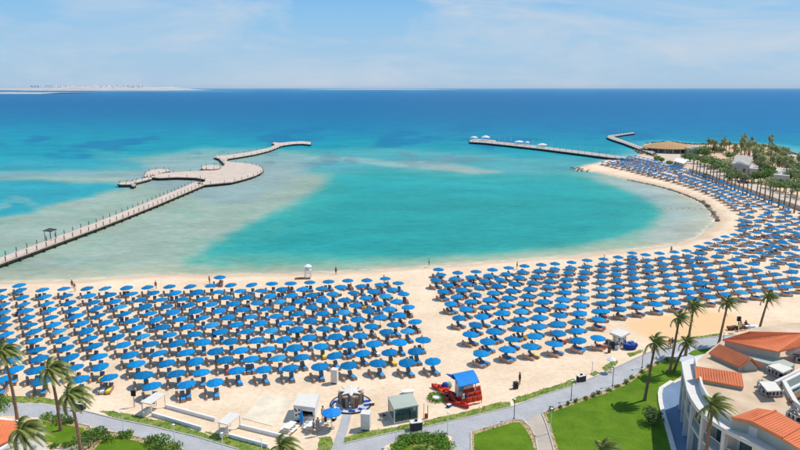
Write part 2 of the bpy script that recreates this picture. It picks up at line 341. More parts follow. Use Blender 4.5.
# ---------------------------------------------------------------- parasol positions surveyed in tiles of the photograph (8x enlargements)
TILES = {
(0,276): "152,70 160,108 178,166 188,222 208,272 222,328 238,388 270,438 2,115 10,170 28,226 25,285 25,340 35,396 45,442 338,106 360,160 378,216 398,268 408,326 430,384 470,436 510,97 532,154 552,210 580,264 616,314 650,374 690,434 695,95 712,152 750,205 768,255 790,312",
(100,276): "40,95 78,145 118,198 160,242 200,296 258,352 300,408 212,90 252,138 318,188 362,240 402,294 448,344 504,402 380,86 425,130 488,184 530,238 582,284 640,340 700,400 555,80 600,130 660,180 712,228 765,276 820,330 720,80 775,124 825,178 28,304 50,366 95,418",
(200,276): "158,6 85,72 145,122 210,168 270,216 340,264 405,320 480,372 30,172 90,222 152,272 225,324 290,382 245,68 320,114 375,164 455,210 525,258 610,315 690,368 412,66 488,112 560,155 635,200 712,252 785,296 575,56 655,102 732,150 800,194 725,54 40,328 95,386 375,436 165,440 568,430 770,422",
(300,276): "78,46 228,40 382,32 535,30 682,16 785,52 20,100 172,94 325,82 488,76 645,64 738,105 95,146 260,138 428,128 588,116 682,155 770,198 15,194 178,188 352,186 525,170 622,214 710,258 795,308 95,244 270,236 442,228 545,274 640,324 752,382 20,300 180,292 352,284 460,340 570,396 690,440 80,354 265,346 375,408 5,418 188,414",
(0,332): "45,14 240,14 435,5 630,0 70,72 278,62 492,56 715,46 100,138 300,136 530,122 755,106 105,212 316,206 562,196 790,190 115,292 285,300 598,278 800,272 340,380 640,370 20,372",
(100,332): "135,36 342,30 555,16 760,10 185,96 405,90 618,82 820,74 10,185 240,176 472,164 692,156 45,260 290,248 534,242 765,228 70,356 352,336 612,324 810,316 415,424 692,412 -5,100",
(200,332): "155,8 365,0 40,70 242,68 455,58 665,54 122,148 325,140 540,130 755,120 0,220 200,216 408,210 625,202 815,194 45,308 292,300 508,292 722,280 118,396",
(300,332): "70,38 285,30 480,22 695,10 168,108 390,96 590,88 795,76 52,190 275,182 500,164 715,156 158,270 388,260 622,242",
(400,260): "308,72 328,112 288,156 385,194 345,244 455,286 405,344 528,386 65,372 28,266 462,98 436,146 530,182 495,232 605,270 568,326 685,370 608,88 568,132 675,162 636,214 748,256 710,310 740,74 710,120 798,150 778,200",
(400,316): "120,40 60,114 185,184 125,276 55,366 262,356 472,10 605,62 565,140 755,116 700,198 650,294 655,0 790,44",
(500,250): "70,138 48,186 22,232 196,124 178,168 152,212 118,266 92,320 68,378 40,432 330,114 310,160 292,204 262,252 238,304 222,362 200,420 440,106 440,148 415,192 400,240 385,288 368,348 348,408 572,95 565,136 550,176 530,228 522,274 525,332 505,390 697,78 700,126 678,168 668,210 662,264 665,320 660,376 640,435 485,440",
(500,306): "20,50 0,122 172,36 158,102 145,178 100,258 62,340 330,22 315,86 305,158 280,234 245,318 485,8 478,72 460,138 470,210 438,296 640,52 625,120 620,192 628,268 790,34 790,100 785,250",
(600,240): "28,148 28,190 20,232 10,280 15,328 15,382 20,438 145,134 155,180 130,222 130,266 148,314 140,366 145,420 258,100 256,128 270,168 255,210 262,252 270,296 278,352 282,404 365,114 385,155 380,198 390,238 405,288 412,336 420,388 430,438 476,102 500,142 495,182 515,224 538,274 540,320 560,370 575,430 595,92 605,130 618,168 632,214 655,264 668,308 685,356 718,410 692,82 710,122 722,160 752,202 775,250 795,296 790,48 795,98 800,140 790,345",
(600,296): "25,52 25,114 155,32 158,98 300,18 305,78 430,0 450,60 595,42 740,14",
(700,230): "70,102 136,75 202,50 275,34 332,5 268,102 340,75 400,52 455,18 205,128 155,160 138,206 290,182 355,158 415,124 475,106 535,82 610,50 640,15 290,232 190,256 430,208 490,182 550,152 620,132 680,102 740,85 790,45 430,268 335,286 215,302 565,298 600,240 645,210 715,182 770,155 740,275 735,330 455,316 345,330 235,342 610,348 495,362 378,380 260,386 145,406 110,360 650,400 765,382 530,412 405,425 285,438 35,415 90,318 60,272 30,228 15,182 20,135 790,235 700,8 760,18 545,12",
(700,275): "25,60 30,115 80,168 145,48 165,98 208,150 260,26 285,84 335,132 380,20 415,65 450,118 510,8 530,52 575,102 650,40 690,88 760,20 795,70 -70,170",
(700,190): "340,152 335,198 385,215 330,245 385,250 460,242 335,272 375,305 325,322 452,285 272,355 335,395 455,345 515,322 570,250 545,272 600,308 585,365 535,400 470,425 650,345 665,250 640,290 710,275 715,320 780,310 770,370 745,405 655,405 585,440 560,178 400,178 490,212 530,155",
}
HC = 1.62
CAN = []
def far_enough(p, q, m): return (p[0]-q[0])**2 + ((p[1]-q[1])*1.3)**2 > m*m
for (ox, oy), s in TILES.items():
    for tok in s.split():
        a, b_ = tok.split(','); c = (ox + int(a)/8, oy + int(b_)/8)
        m = 3.8 if c[1] < 262 or c[0] > 590 else (5.2 if c[1] < 305 else (6.5 if c[1] < 330 else 8.0))
        if all(far_enough(c, q, m) for q in CAN): CAN.append(c)
SPOT = [(c, G(c[0], c[1], HC)) for c in CAN]       # pixel, canopy centre in the world
# the strip on the spit and the far bend: files that follow the curve of the promenade
inner = smooth_poly(PP([(603,165.2),(625,170.5),(645,175.5),(667,181),(680,184.5),(700,191),(715,197.5),(727,204),(736,211),(741,219),(741,227)]), 12, False)
outer = smooth_poly(PP([(634,158.6),(655,163.8),(680,171),(700,177.5),(720,184.5),(740,192),(760,199.5),(780,207),(800,215),(830,226),(870,240)]), 12, False)
have = [(p.x, p.y) for c, p in SPOT]
extra = []
def arc(pts):
    s = [0]
    for i in range(1, len(pts)): s.append(s[-1] + (pts[i] - pts[i-1]).length)
    return s
NR = 8
rngp = random.Random(3)
for k in range(NR):
    f = k / (NR - 1)
    pts = [inner[min(i, len(inner)-1)].lerp(outer[min(i, len(outer)-1)], f) for i in range(len(inner))]
    s = arc(pts); step = 4.7; q = 0.0 + (k % 2) * 1.7
    while q < s[-1]:
        i = max(j for j in range(len(s)) if s[j] <= q); i = min(i, len(pts)-2)
        p = pts[i].lerp(pts[i+1], (q - s[i]) / max(1e-6, s[i+1] - s[i]))
        p = (p.x + rngp.uniform(-.25,.25), p.y + rngp.uniform(-.25,.25))
        pxx, pyy = PX(p[0], p[1], HC)
        mn = 3.3
        if pyy < 236 and all((p[0]-h[0])**2 + (p[1]-h[1])**2 > mn*mn for h in have):
            have.append(p); extra.append(((pxx, pyy), Vector((p[0], p[1], HC))))
        q += step
# more of the same beyond the right edge of the picture's upper corner
SPOT += extra
for px_, py_ in [(808,232),(816,244),(806,254),(822,258),(812,268),(828,274),(810,284),(826,290),(-10,300),(-12,312),(-9,324),(-14,338),(-8,352),(-16,366)]:
    p = G(px_, py_, HC)
    if all((p.x-h[0])**2 + (p.y-h[1])**2 > 7 for h in have): SPOT.append(((px_, py_), p)); have.append((p.x, p.y))
SPOT.sort(key=lambda t: t[1].y)
# ---------------------------------------------------------------- files ("ninth file from ..., fourth from the sea")
def field(c):
    if c[0] < 418 + 0.4 * (c[1] - 265): return 'left'
    return 'right' if c[1] > 236 else 'spit'
ORD = ['first','second','third','fourth','fifth','sixth','seventh','eighth','ninth','tenth','eleventh','twelfth','thirteenth','fourteenth','fifteenth','sixteenth','seventeenth','eighteenth','nineteenth','twentieth']
TENS = {2:'twenty',3:'thirty',4:'forty',5:'fifty',6:'sixty',7:'seventy',8:'eighty',9:'ninety'}
def ordw(n):
    if n > 100: return 'hundred and ' + ordw(n - 100)
    if n == 100: return 'hundredth'
    if n <= 20: return ORD[n-1]
    t, u = divmod(n, 10)
    return (TENS[t] + ' ' + ORD[u-1]) if u else TENS[t][:-1] + 'ieth'
def fdir(c, fl):
    g = 0.8 + 0.2 * (c[1] - 270) / 20
    if fl == 'left': dx, dy = np.interp(c[0], [0, 90, 250, 400], [2.0, 2.5, 8.5, 12.5]), np.interp(c[0], [0, 400], [7, 5.2])
    else: dx, dy = np.interp(c[0], [430, 460, 540, 600, 650, 700, 760, 800], [-4.5, -4.5, -2.6, -0.5, 1, 3.2, 8.5, 9]), 5.6
    return dx * g, dy * g
FILE = {}
for fl in ('left', 'right'):
    idx = [i for i, t in enumerate(SPOT) if field(t[0]) == fl and t[0][1] > 236]
    idx.sort(key=lambda i: SPOT[i][0][1]); used = set(); files = []
    for i in idx:
        if i in used: continue
        ch = [i]; used.add(i)
        while True:
            c = SPOT[ch[-1]][0]; dx, dy = fdir(c, fl); tx, ty = c[0] + dx, c[1] + dy
            best = None
            for j in idx:
                if j in used or SPOT[j][0][1] <= c[1] + 1: continue
                e = math.hypot((SPOT[j][0][0] - tx), 1.5 * (SPOT[j][0][1] - ty))
                if e < 0.55 * math.hypot(dx, dy) + 1.5 and (best is None or e < best[0]): best = (e, j)
            if not best: break
            ch.append(best[1]); used.add(best[1])
        files.append(ch)
    files.sort(key=lambda ch: np.mean([SPOT[i][0][0] for i in ch]))
    for k, ch in enumerate(files):
        for r, i in enumerate(ch): FILE[i] = (fl, k + 1, r + 1)
# ---------------------------------------------------------------- parasol
M_CAN = mat('blue_canvas', (0.004, 0.20, 0.45), 0.85, 0.10, 0.8, rnd=0.24, spec=0.15, trans=0.12)
M_POLE = mat('white_pole', lin(176, 172, 164), 0.5, 0.05)
M_BASE = mat('concrete_base', lin(170, 150, 128), 0.9, 0.1)
M_RAT = mat('brown_rattan', lin(176, 132, 102), 0.8, 0.25, 14, 0.5, 60, rnd=0.15)
M_CUSH = mat('blue_cushion', lin(56, 138, 188), 0.9, 0.12, 2, rnd=0.14)
M_TOW = {k: mat('towel_' + k, c, 0.95, 0.12, 3) for k, c in {'blue': lin(60,150,215), 'white': lin(228,226,220), 'navy': lin(20,40,110), 'yellow': lin(225,190,60), 'red': lin(190,60,60)}.items()}
def canopy_mb(mb, c=(0,0,0), rad=1.12, hh=0.36, sag=0.045, n=8, mi=0, val=0.07):
    """eight ribs, sagging cloth between them, short valance"""
    vs = [(c[0], c[1], c[2] + hh)]; m = n * 2
    for (rr, zz, sg) in ((0.5, 0.56, 0.6), (1.0, 0.0, 1.0)):
        for i in range(m):
            t = 2 * math.pi * i / m + 0.2; odd = i % 2
            r_ = rad * rr * (0.975 if odd else 1); z_ = hh * zz - (sag * sg if odd else 0)
            vs.append((c[0] + r_ * math.cos(t), c[1] + r_ * math.sin(t), c[2] + z_))
    for i in range(m):
        x_, y_, z_ = vs[1 + m + i]; vs.append((c[0] + (x_-c[0]) * 1.005, c[1] + (y_-c[1]) * 1.005, z_ - val))
    fs = [(0, 1 + i, 1 + (i+1) % m) for i in range(m)]
    for k in (0, 1):
        a = 1 + k * m; b_ = 1 + (k+1) * m
        fs += [(a + i, b_ + i, b_ + (i+1) % m, a + (i+1) % m) for i in range(m)]
    return mb.add(vs, fs, mi)
canopy_me = canopy_mb(MB(), (0,0,0)).mesh('canopy', M_CAN)
canopy_faded = canopy_mb(MB(), (0,0,0)).mesh('canopy', mat('faded_canvas', (0.02, 0.28, 0.52), 0.85, 0.12, 0.8, trans=0.12))
mb = MB(); mb.bar((0,0,0), (0,0,1.92), 0.03, n=8); pole_me = mb.mesh('pole', M_POLE)
mb = MB(); mb.lathe((0,0,1.82), [(0.05,0),(0.06,0.05),(0.03,0.12),(0.0,0.16)], 8); fin_me = mb.mesh('finial', M_POLE, True)
mb = MB()
for i in range(8):
    t = 2*math.pi*i/8 + 0.2; mb.bar((0.05*math.cos(t),0.05*math.sin(t),0.27), (1.05*math.cos(t),1.05*math.sin(t),-.06), 0.012, n=3)
    mb.bar((0.03*math.cos(t),0.03*math.sin(t),-.26), (0.6*math.cos(t),0.6*math.sin(t),.08), 0.01, n=3)
ribs_me = mb.mesh('ribs', M_POLE)
mb = MB(); mb.lathe((0,0,0), [(0.26,0),(0.26,0.07),(0.2,0.11),(0.05,0.13),(0.04,0.3),(0.0,0.3)], 12); base_me = mb.mesh('base', M_BASE)
rp_ = random.Random(11)
NIND = 300
for i, (c, p) in enumerate(SPOT[:NIND]):
    fl, k, r = FILE.get(i, ('right', 99, i))
    t = thing('parasol', 'blue parasol in the %s field, %s file from the left, %s from the sea' % (fl, ordw(k), ordw(r)), 'parasol', (p.x, p.y, 0), 0, 'blue parasols set out in files on the sand')
    cc = inst(canopy_me, 'canopy', t, (0,0,1.53)); cc.rotation_euler = (rp_.gauss(0, .04) + .03, rp_.gauss(0, .04) + float(np.interp(c[0], [0, 400, 800], [-.13, -.03, .05])), 0)
    k_ = rp_.uniform(0.96, 1.06); cc.scale = (k_, k_, rp_.uniform(0.85, 1.15))
    inst(pole_me, 'pole', t); inst(fin_me, 'finial', t); rb_ = inst(ribs_me, 'ribs', t, (0,0,1.47)); rb_.rotation_euler = cc.rotation_euler; rb_.scale = (k_, k_, 1); inst(base_me, 'base', t)
    if rp_.random() < 0.07:
        cc.data = canopy_faded; t['label'] = t['label'].replace('blue parasol in the', 'faded blue parasol,')
mb = MB()
for i, (c, p) in enumerate(SPOT[NIND:]):
    canopy_mb(mb, (p.x, p.y, 1.53), 1.10 * rp_.uniform(.96, 1.05), 0.36 * rp_.uniform(.85, 1.2)); mb.bar((p.x, p.y, 0), (p.x, p.y, 1.9), 0.035, n=4, mi=1); mb.lathe((p.x, p.y, 0), [(0.26,0),(0.2,0.12),(0.0,0.12)], 6, mi=2)
o = mb.build('parasols', [M_CAN, M_POLE, M_BASE]); tag(o, 'blue parasols farther off, crowded round the bay and along the spit', 'parasols', 'blue parasols set out in files on the sand', 'stuff')
# ---------------------------------------------------------------- wicker lounger, head at -Y, feet at +Y (1.95 m)
def lounger_parts(w=0.58, ln=1.8):
    P = {}
    f = MB(); f.box((0, 0.12, 0.16), (w, ln - 0.3, 0.22)); f.box((0, ln/2 - 0.1, 0.30), (w, 0.08, 0.1)); f.box((-w/2 + 0.03, 0.1, 0.31), (0.06, ln - 0.35, 0.08)); f.box((w/2 - 0.03, 0.1, 0.31), (0.06, ln - 0.35, 0.08))
    P['frame'] = f
    lg = MB(); lg.box((0, 0, 0.03), (0.07, 0.07, 0.1)); P['leg'] = lg
    bk = MB()      # raised back: hinge at y=-0.25, leaning back
    a = R(48); y0, z0 = -0.3, 0.3; L_ = 0.72; dy, dz = -math.cos(a) * L_, math.sin(a) * L_; ny, nz = -math.sin(a) * 0.06, -math.cos(a) * 0.06
    vs = []
    for sx in (-w/2, w/2): vs += [(sx, y0, z0), (sx, y0 + dy, z0 + dz), (sx, y0 + dy + ny, z0 + dz + nz), (sx, y0 + ny, z0 + nz)]
    bk.add(vs, [(0,1,2,3),(7,6,5,4),(0,4,5,1),(1,5,6,2),(2,6,7,3),(3,7,4,0)])
    for sx in (-w/2 + .05, w/2 - .05): bk.bar((sx, y0 + dy*0.7, z0 + dz*0.7), (sx, y0 - 0.62, 0.08), 0.03, n=4)
    P['backrest'] = bk
    cu = MB(); cu.box((0, 0.28, 0.38), (w - 0.06, 1.12, 0.11))
    k = MB(); g = 0.1; vs = []
    for sx in (-w/2 + .05, w/2 - .05): vs += [(sx, y0, z0 + 0.03), (sx, y0 + dy, z0 + dz), (sx, y0 + dy + 0.09, z0 + dz + 0.05), (sx, y0 + 0.11, z0 + 0.10)]
    k.add(vs, [(3,2,1,0),(4,5,6,7),(1,5,4,0),(2,6,5,1),(3,7,6,2),(0,4,7,3)])
    P['seat_cushion'] = cu; P['back_cushion'] = k
    hp = MB(); yy, zz = y0 + dy*0.85 + 0.1, z0 + dz*0.85 + 0.06; hp.box((0, yy, zz), (w - 0.2, 0.1, 0.2)); P['head_pillow'] = hp
    return P
LP_ = lounger_parts()
LM = {k: v.mesh(k, M_RAT if k in ('frame','leg','backrest') else M_CUSH) for k, v in LP_.items()}
towel_mb = MB(); towel_mb.box((0, 0.35, 0.445), (0.5, 1.1, 0.02)); towel_mb.box((0, 0.93, 0.3), (0.5, 0.02, 0.25))
TM = {k: towel_mb.mesh('towel', m) for k, m in M_TOW.items()}
def lounge_dir(c, fl):
    # heading head -> feet in the world
    if fl == 'left': return math.atan2(-np.interp(c[0], [0, 400], [0.95, 0.88]), np.interp(c[0], [0, 400], [0.20, 0.42]))
    return math.atan2(-np.interp(c[0], [430, 520, 800], [0.8, 0.62, 0.42]), np.interp(c[0], [430, 520, 800], [0.6, 0.8, 0.9]))
rl = random.Random(5)
pairs = []; screens = []
for i, (c, p) in enumerate(SPOT):
    fl = field(c); th = lounge_dir(c, fl) + rl.gauss(0, 0.07)
    fx, fy = math.cos(th), math.sin(th); sx, sy = -fy, fx
    cx, cy = p.x + fx * 0.1, p.y + fy * 0.1 + (-0.72 if fl == "left" else -0.5)
    cx -= 0.12 if fl != 'left' else 0.22
    screens.append((i, 0, cx - sx * 0.62, cy - sy * 0.62, th - math.pi/2, c, fl))
    for s_, off in ((-1, -0.16), (1, 0.58)):
        if s_ < 0 and rl.random() < (0.82 if fl == 'left' else 0.5): continue
        if s_ > 0 and rl.random() < 0.04: continue
        off += rl.uniform(-.06, .1); al = rl.uniform(-.2, .25)
        pairs.append((i, s_, cx + sx * off + fx * al, cy + sy * off + fy * al, th - math.pi/2 + rl.gauss(0, 0.05), c, fl))
shown = pairs[:300]
LOUNGE_SPOTS = pairs
def side_word(s_, fl):
    return ('left' if s_ < 0 else 'right') if fl == 'left' else ('near' if s_ < 0 else 'far')
for (i, s_, x, y, rz, c, fl) in shown:
    fl2, k, r = FILE.get(i, ('right', 99, i))
    t = thing('sun_lounger', 'wicker lounger on the %s side of the pole, %s field, %s file, %s parasol' % (side_word(s_, fl), fl2, ordw(k), ordw(r)), 'lounger', (x, y, 0), rz, 'wicker loungers with blue cushions in pairs under the parasols')
    for nme in ('frame', 'backrest', 'seat_cushion', 'head_pillow'): inst(LM[nme], nme, t)
    for lx, ly in ((-.28,-.65),(.28,-.65),(-.28,.85),(.28,.85)): inst(LM['leg'], 'leg', t, (lx, ly, 0))
    q = rl.random()
    if q < 0.16:
        kk = rl.choice(['blue','blue','white','navy','yellow','red'])
        o = inst(TM[kk], 'beach_towel', None, (x, y, 0), rz); tag(o, '%s towel spread over the %s lounger of the %s parasol, %s file, %s field' % (kk, side_word(s_, fl), ordw(r), ordw(k), fl2), 'towel', 'towels left on the loungers')
# woven windbreak: a low panel along the lounger with a tall head board at its far end
M_WIN = mat('woven_windbreak', lin(206, 164, 134), 0.85, 0.22, 12, 0.5, 50, rnd=0.14)
mb = MB()
mb.add([(-.09,-.8,.04),(.09,-.8,.04),(.09,.72,.04),(-.09,.72,.04),(-.09,-.8,.6),(.09,-.8,.6),(.09,.72,.4),(-.09,.72,.4)], [(3,2,1,0),(4,5,6,7),(0,1,5,4),(1,2,6,5),(2,3,7,6),(3,0,4,7)])
WP = {'side_panel': mb}
mb = MB(); mb.box((0.12, -0.86, 0.38), (0.32, 0.1, 0.76)); WP['head_board'] = mb
WM = {k: v.mesh(k, M_WIN) for k, v in WP.items()}
mb = MB(); mb.bar((0,0,0), (0,0,0.7), 0.04, n=6); wpost = mb.mesh('post', M_WIN)
for (i, s_, x, y, rz, c, fl) in screens[:300]:
    fl2, k, r = FILE.get(i, ('right', 99, i))
    t = thing('windbreak', 'brown woven windbreak, %s field, %s file from the left, under the %s parasol' % (fl2, ordw(k), ordw(r)), 'windbreak', (x, y, 0), rz, 'brown woven windbreaks beside the loungers')
    for n_m in WM: inst(WM[n_m], n_m, t)
    inst(wpost, 'post', t, (0, -.87, 0)); inst(wpost, 'post', t, (0, .87, 0), 0, (1, 1, 0.7))
mb = MB()
for (i, s_, x, y, rz, c, fl) in screens[300:]:
    cs, sn = math.cos(rz), math.sin(rz)
    for P in WP.values(): mb.add([(x + v[0]*cs - v[1]*sn, y + v[0]*sn + v[1]*cs, v[2]) for v in P.v], P.f)
o = mb.build('windbreaks', M_WIN); tag(o, 'brown woven windbreaks farther off among the loungers round the bay', 'windbreaks', 'brown woven windbreaks beside the loungers', 'stuff')
mb = MB()
for (i, s_, x, y, rz, c, fl) in pairs[300:]:
    cs, sn = math.cos(rz), math.sin(rz)
    for k in ('frame', 'backrest', 'seat_cushion'):
        P = LP_[k]; mi = 0 if k in ('frame', 'backrest') else 1
        mb.add([(x + v[0]*cs - v[1]*sn, y + v[0]*sn + v[1]*cs, v[2]) for v in P.v], P.f, mi)
o = mb.build('sun_loungers', [M_RAT, M_CUSH]); tag(o, 'brown loungers with blue cushions farther off under the parasols round the bay', 'loungers', 'wicker loungers with blue cushions in pairs under the parasols', 'stuff')
# ---------------------------------------------------------------- colours used on the resort
M_WHITE = mat('white_paint', lin(226, 224, 218), 0.6, 0.06, 1.5)
M_WHITE2 = mat('weathered_white', lin(212, 206, 194), 0.8, 0.12, 2.5, 0.3, 12)
M_ROOFW = mat('white_roof_sheet', lin(212, 204, 190), 0.6, 0.05, 1.2)
M_PAVE = None
M_KERB = mat('pale_kerb', lin(186, 180, 168), 0.9, 0.15, 2)
M_DARK = mat('dark_grey', lin(58, 58, 62), 0.7, 0.2)
M_BLACK = mat('black', lin(28, 28, 32), 0.6, 0.2)
M_STEEL = mat('grey_metal', lin(120, 122, 126), 0.45, 0.1, metal=0.5)
M_GLASS = mat('window_glass', lin(60, 92, 104), 0.12, 0.25, 0.6, spec=0.6)
M_LEAF = mat('leaf', lin(74, 116, 38), 0.7, 0.35, 2.0, rnd=0.1, trans=0.15, c2=lin(110, 140, 50))
M_LEAFD = mat('dark_leaf', lin(70, 98, 44), 0.7, 0.3, 1.2, rnd=0.12, trans=0.12, c2=lin(112, 134, 66))
M_HEDGE = mat('bright_leaf', lin(78, 126, 30), 0.7, 0.3, 2.0, rnd=0.1, trans=0.15, c2=lin(130, 160, 46))
M_BLUEC = mat('bright_blue', (0.003, 0.20, 0.55), 0.7, 0.08, 1)
M_NAVY = mat('navy_cover', lin(16, 58, 140), 0.55, 0.2, 2)
M_RED = mat('red_plastic', lin(205, 52, 30), 0.6, 0.2, 2, rnd=0.12)
M_TERR = mat('terracotta', lin(220, 126, 82), 0.85, 0.10, 0.6, 0.3, 14)
M_WOOD = mat('brown_wood', lin(120, 84, 58), 0.8, 0.2, 6)
M_TEAL = mat('turquoise_wall', lin(122, 150, 150), 0.8, 0.08, 0.8)
def paving(name, c1, c2, sc, mort=0.03, row=0.3, rot=18):
    m = bpy.data.materials.new(name); m.use_nodes = True; t = m.node_tree; b = t.nodes['Principled BSDF']; n = t.nodes.new; l = t.links.new
    g = n('ShaderNodeNewGeometry'); mp_ = n('ShaderNodeMapping'); mp_.inputs['Rotation'].default_value = (0, 0, R(rot)); l(g.outputs['Position'], mp_.inputs[0])
    br = n('ShaderNodeTexBrick'); br.inputs['Scale'].default_value = sc; br.inputs['Mortar Size'].default_value = mort; br.inputs['Color1'].default_value = c1; br.inputs['Color2'].default_value = c2
    br.inputs['Mortar'].default_value = tuple(x * 0.6 for x in c1[:3]) + (1,); l(mp_.outputs[0], br.inputs[0])
    no = n('ShaderNodeTexNoise'); no.inputs['Scale'].default_value = 0.35; no.inputs['Detail'].default_value = 8; no.inputs['Roughness'].default_value = 0.65; l(g.outputs['Position'], no.inputs['Vector'])
    r = n('ShaderNodeMapRange'); r.inputs[1].default_value = 0.3; r.inputs[2].default_value = 0.7; r.inputs[3].default_value = 0.84; r.inputs[4].default_value = 1.12; l(no.outputs[0], r.inputs[0])
    v = n('ShaderNodeVectorMath'); v.operation = 'SCALE'; l(br.outputs[0], v.inputs[0]); l(r.outputs[0], v.inputs['Scale']); l(v.outputs[0], b.inputs['Base Color'])
    b.inputs['Roughness'].default_value = 0.85; b.inputs['Specular IOR Level'].default_value = 0.2
    return m
M_PATH = paving('grey_paving', lin(184, 181, 178), lin(170, 168, 168), 2.0)
M_PATHB = paving('pale_paving', lin(196, 180, 160), lin(184, 170, 152), 2.2)
M_PATH_SHADE = paving('blue_grey_shade_paving', lin(120, 142, 168), lin(112, 134, 162), 2.0)  # sky-blue shade of the hotel wing put into the paving colour
M_PLAZA = paving('white_paving', lin(200, 200, 204), lin(190, 192, 198), 1.6)
M_COURT = mat('concrete_court', lin(216, 200, 174), 0.9, 0.14, 0.5, 0.3, 6)
def lawn_mat():
    m = bpy.data.materials.new('lawn_grass'); m.use_nodes = True; t = m.node_tree; b = t.nodes['Principled BSDF']; n = t.nodes.new; l = t.links.new
    g = n('ShaderNodeNewGeometry'); a = n('ShaderNodeTexNoise'); a.inputs['Scale'].default_value = 0.35; a.inputs['Detail'].default_value = 7; a.inputs['Roughness'].default_value = 0.65; l(g.outputs['Position'], a.inputs['Vector'])
    c = n('ShaderNodeTexNoise'); c.inputs['Scale'].default_value = 7; c.inputs['Detail'].default_value = 5; c.inputs['Roughness'].default_value = 0.75; l(g.outputs['Position'], c.inputs['Vector'])
    r = n('ShaderNodeValToRGB'); r.color_ramp.elements[0].position = 0.3; r.color_ramp.elements[1].position = 0.72; r.color_ramp.elements[0].color = lin(74, 106, 18); r.color_ramp.elements[1].color = lin(106, 134, 30); l(a.outputs[0], r.inputs[0])
    q = n('ShaderNodeMapRange'); q.inputs[1].default_value = 0.3; q.inputs[2].default_value = 0.7; q.inputs[3].default_value = 0.7; q.inputs[4].default_value = 1.2; l(c.outputs[0], q.inputs[0])
    v = n('ShaderNodeVectorMath'); v.operation = 'SCALE'; l(r.outputs[0], v.inputs[0]); l(q.outputs[0], v.inputs['Scale']); l(v.outputs[0], b.inputs['Base Color'])
    bu = n('ShaderNodeBump'); bu.inputs['Strength'].default_value = 0.6; bu.inputs['Distance'].default_value = 0.08; l(c.outputs[0], bu.inputs['Height']); l(bu.outputs[0], b.inputs['Normal'])
    b.inputs['Roughness'].default_value = 0.9; b.inputs['Specular IOR Level'].default_value = 0.1; return m
M_LAWN = lawn_mat()
M_VERGE = mat('patchy_verge', lin(90, 128, 30), 0.95, 0.2, 1.1, 0.5, 9, c2=lin(146, 144, 74))
M_DRY = mat('dry_verge', lin(176, 150, 108), 0.95, 0.18, 1.2, 0.3, 14)
def sheet(name, px_pts, z, m, th=0.06, smooth=0, kind='structure'):
    pts = PP(px_pts, 0)
    if smooth: pts = smooth_poly(pts, smooth)
    o = MB().prism([(p.x, p.y) for p in pts], z - th, z, bottom=False).build(name, m); tag(o, kind=kind); return o
def strip(name, line, wd, z0, z1, m, closed=False):
    mb = MB(); pts = [Vector((p.x, p.y, 0)) for p in line]; n = len(pts)
    L_, R_ = [], []
    for i in range(n):
        a = pts[i-1] if (i or closed) else pts[i]; c = pts[(i+1) % n] if (i < n-1 or closed) else pts[i]
        d = (c - a).normalized(); q = Vector((-d.y, d.x, 0)) * wd / 2; L_.append(pts[i] + q); R_.append(pts[i] - q)
    vs = []
    for i in range(n): vs += [(L_[i].x, L_[i].y, z0), (R_[i].x, R_[i].y, z0), (R_[i].x, R_[i].y, z1), (L_[i].x, L_[i].y, z1)]
    fs = []
    for i in range(n if closed else n - 1):
        a = 4*i; b_ = 4*((i+1) % n)
        fs += [(a+1, b_+1, b_+2, a+2), (a+2, b_+2, b_+3, a+3), (a+3, b_+3, b_, a)]
    if not closed: fs += [(0,1,2,3), (4*n-1, 4*n-2, 4*n-3, 4*n-4)]
    mb.add(vs, fs); return mb.build(name, m)
# ---------------------------------------------------------------- promenade, side paths, lawns
path_a = [(-60,399),(-20,405),(0,408),(11,402.5),(40,403),(66,406.5),(88,411.5),(117,419),(150,425.5),(198,437),(238,449),(260,456),(250,475),(200,456),(176,445),(149,438.5),(110,429),(99,430.5),(88,424),(40,417.5),(0,414),(-60,412)]
path_a = [(-60,400),(-20,402),(0,403),(40,403.5),(66,406.5),(88,411.5),(117,419),(150,425.5),(198,437),(238,449),(260,456),(250,475),(200,456),(176,445),(149,438.5),(110,430),(99,430),(88,424),(40,417.5),(0,415),(-60,413)]
sheet('promenade', path_a, 0.014, M_PATH)
path_b = [(300,462),(330,450),(344,444),(370,438),(392,433),(424,427.5),(440,424),(470,417),(512,407),(536,398),(560,390),(573,386),(590,379),(608,371.5),(630,361),(648,353),(669,346.5),(688,340.5),(705,338),(730,335.5),(760,334),(800,332),(860,330),(860,338),(800,340),(735,345),(715,346.5),(693,349),(676,353),(661,360),(648,366),(626.7,381),(606,390),(584,397),(562,405),(544,411),(527,421),(515,419.5),(490,426),(471,431.5),(452,436),(425,436.5),(400,438.5),(385,446),(380,462)]
sheet('promenade', path_b, 0.014, M_PATH)
sheet('garden_path', [(343.5,410.5),(352.5,410.5),(349,425),(345,438),(344,450),(343,462),(326,462),(331,450),(336,436),(340,424)], 0.02, M_PATH)
sheet('garden_path', [(452,435.5),(471,431),(471,450),(471,470),(451,470),(452,450)], 0.02, M_PATH_SHADE if False else M_PATH)
sheet('garden_path', [(527,421),(534,416),(543,412),(548,424),(555,450),(560,470),(535,470),(537,450),(533,434)], 0.02, M_PATHB)
sheet('garden_path', [(91,424),(104,430.5),(96,437),(82,450),(66,470),(44,470),(62,450),(74,448),(85,436)], 0.02, M_PATHB)
sheet('garden_path', [(674,354),(690,349),(716,346.5),(720,352),(704,358),(694,366),(684,374),(676,362)], 0.02, M_PLAZA)
sheet('hotel_walkway', [(661,391),(668,386),(680,380.5),(690,376),(735,400),(760,470),(679,470),(674,449),(668,428),(663,408)], 0.018, M_PATH_SHADE)
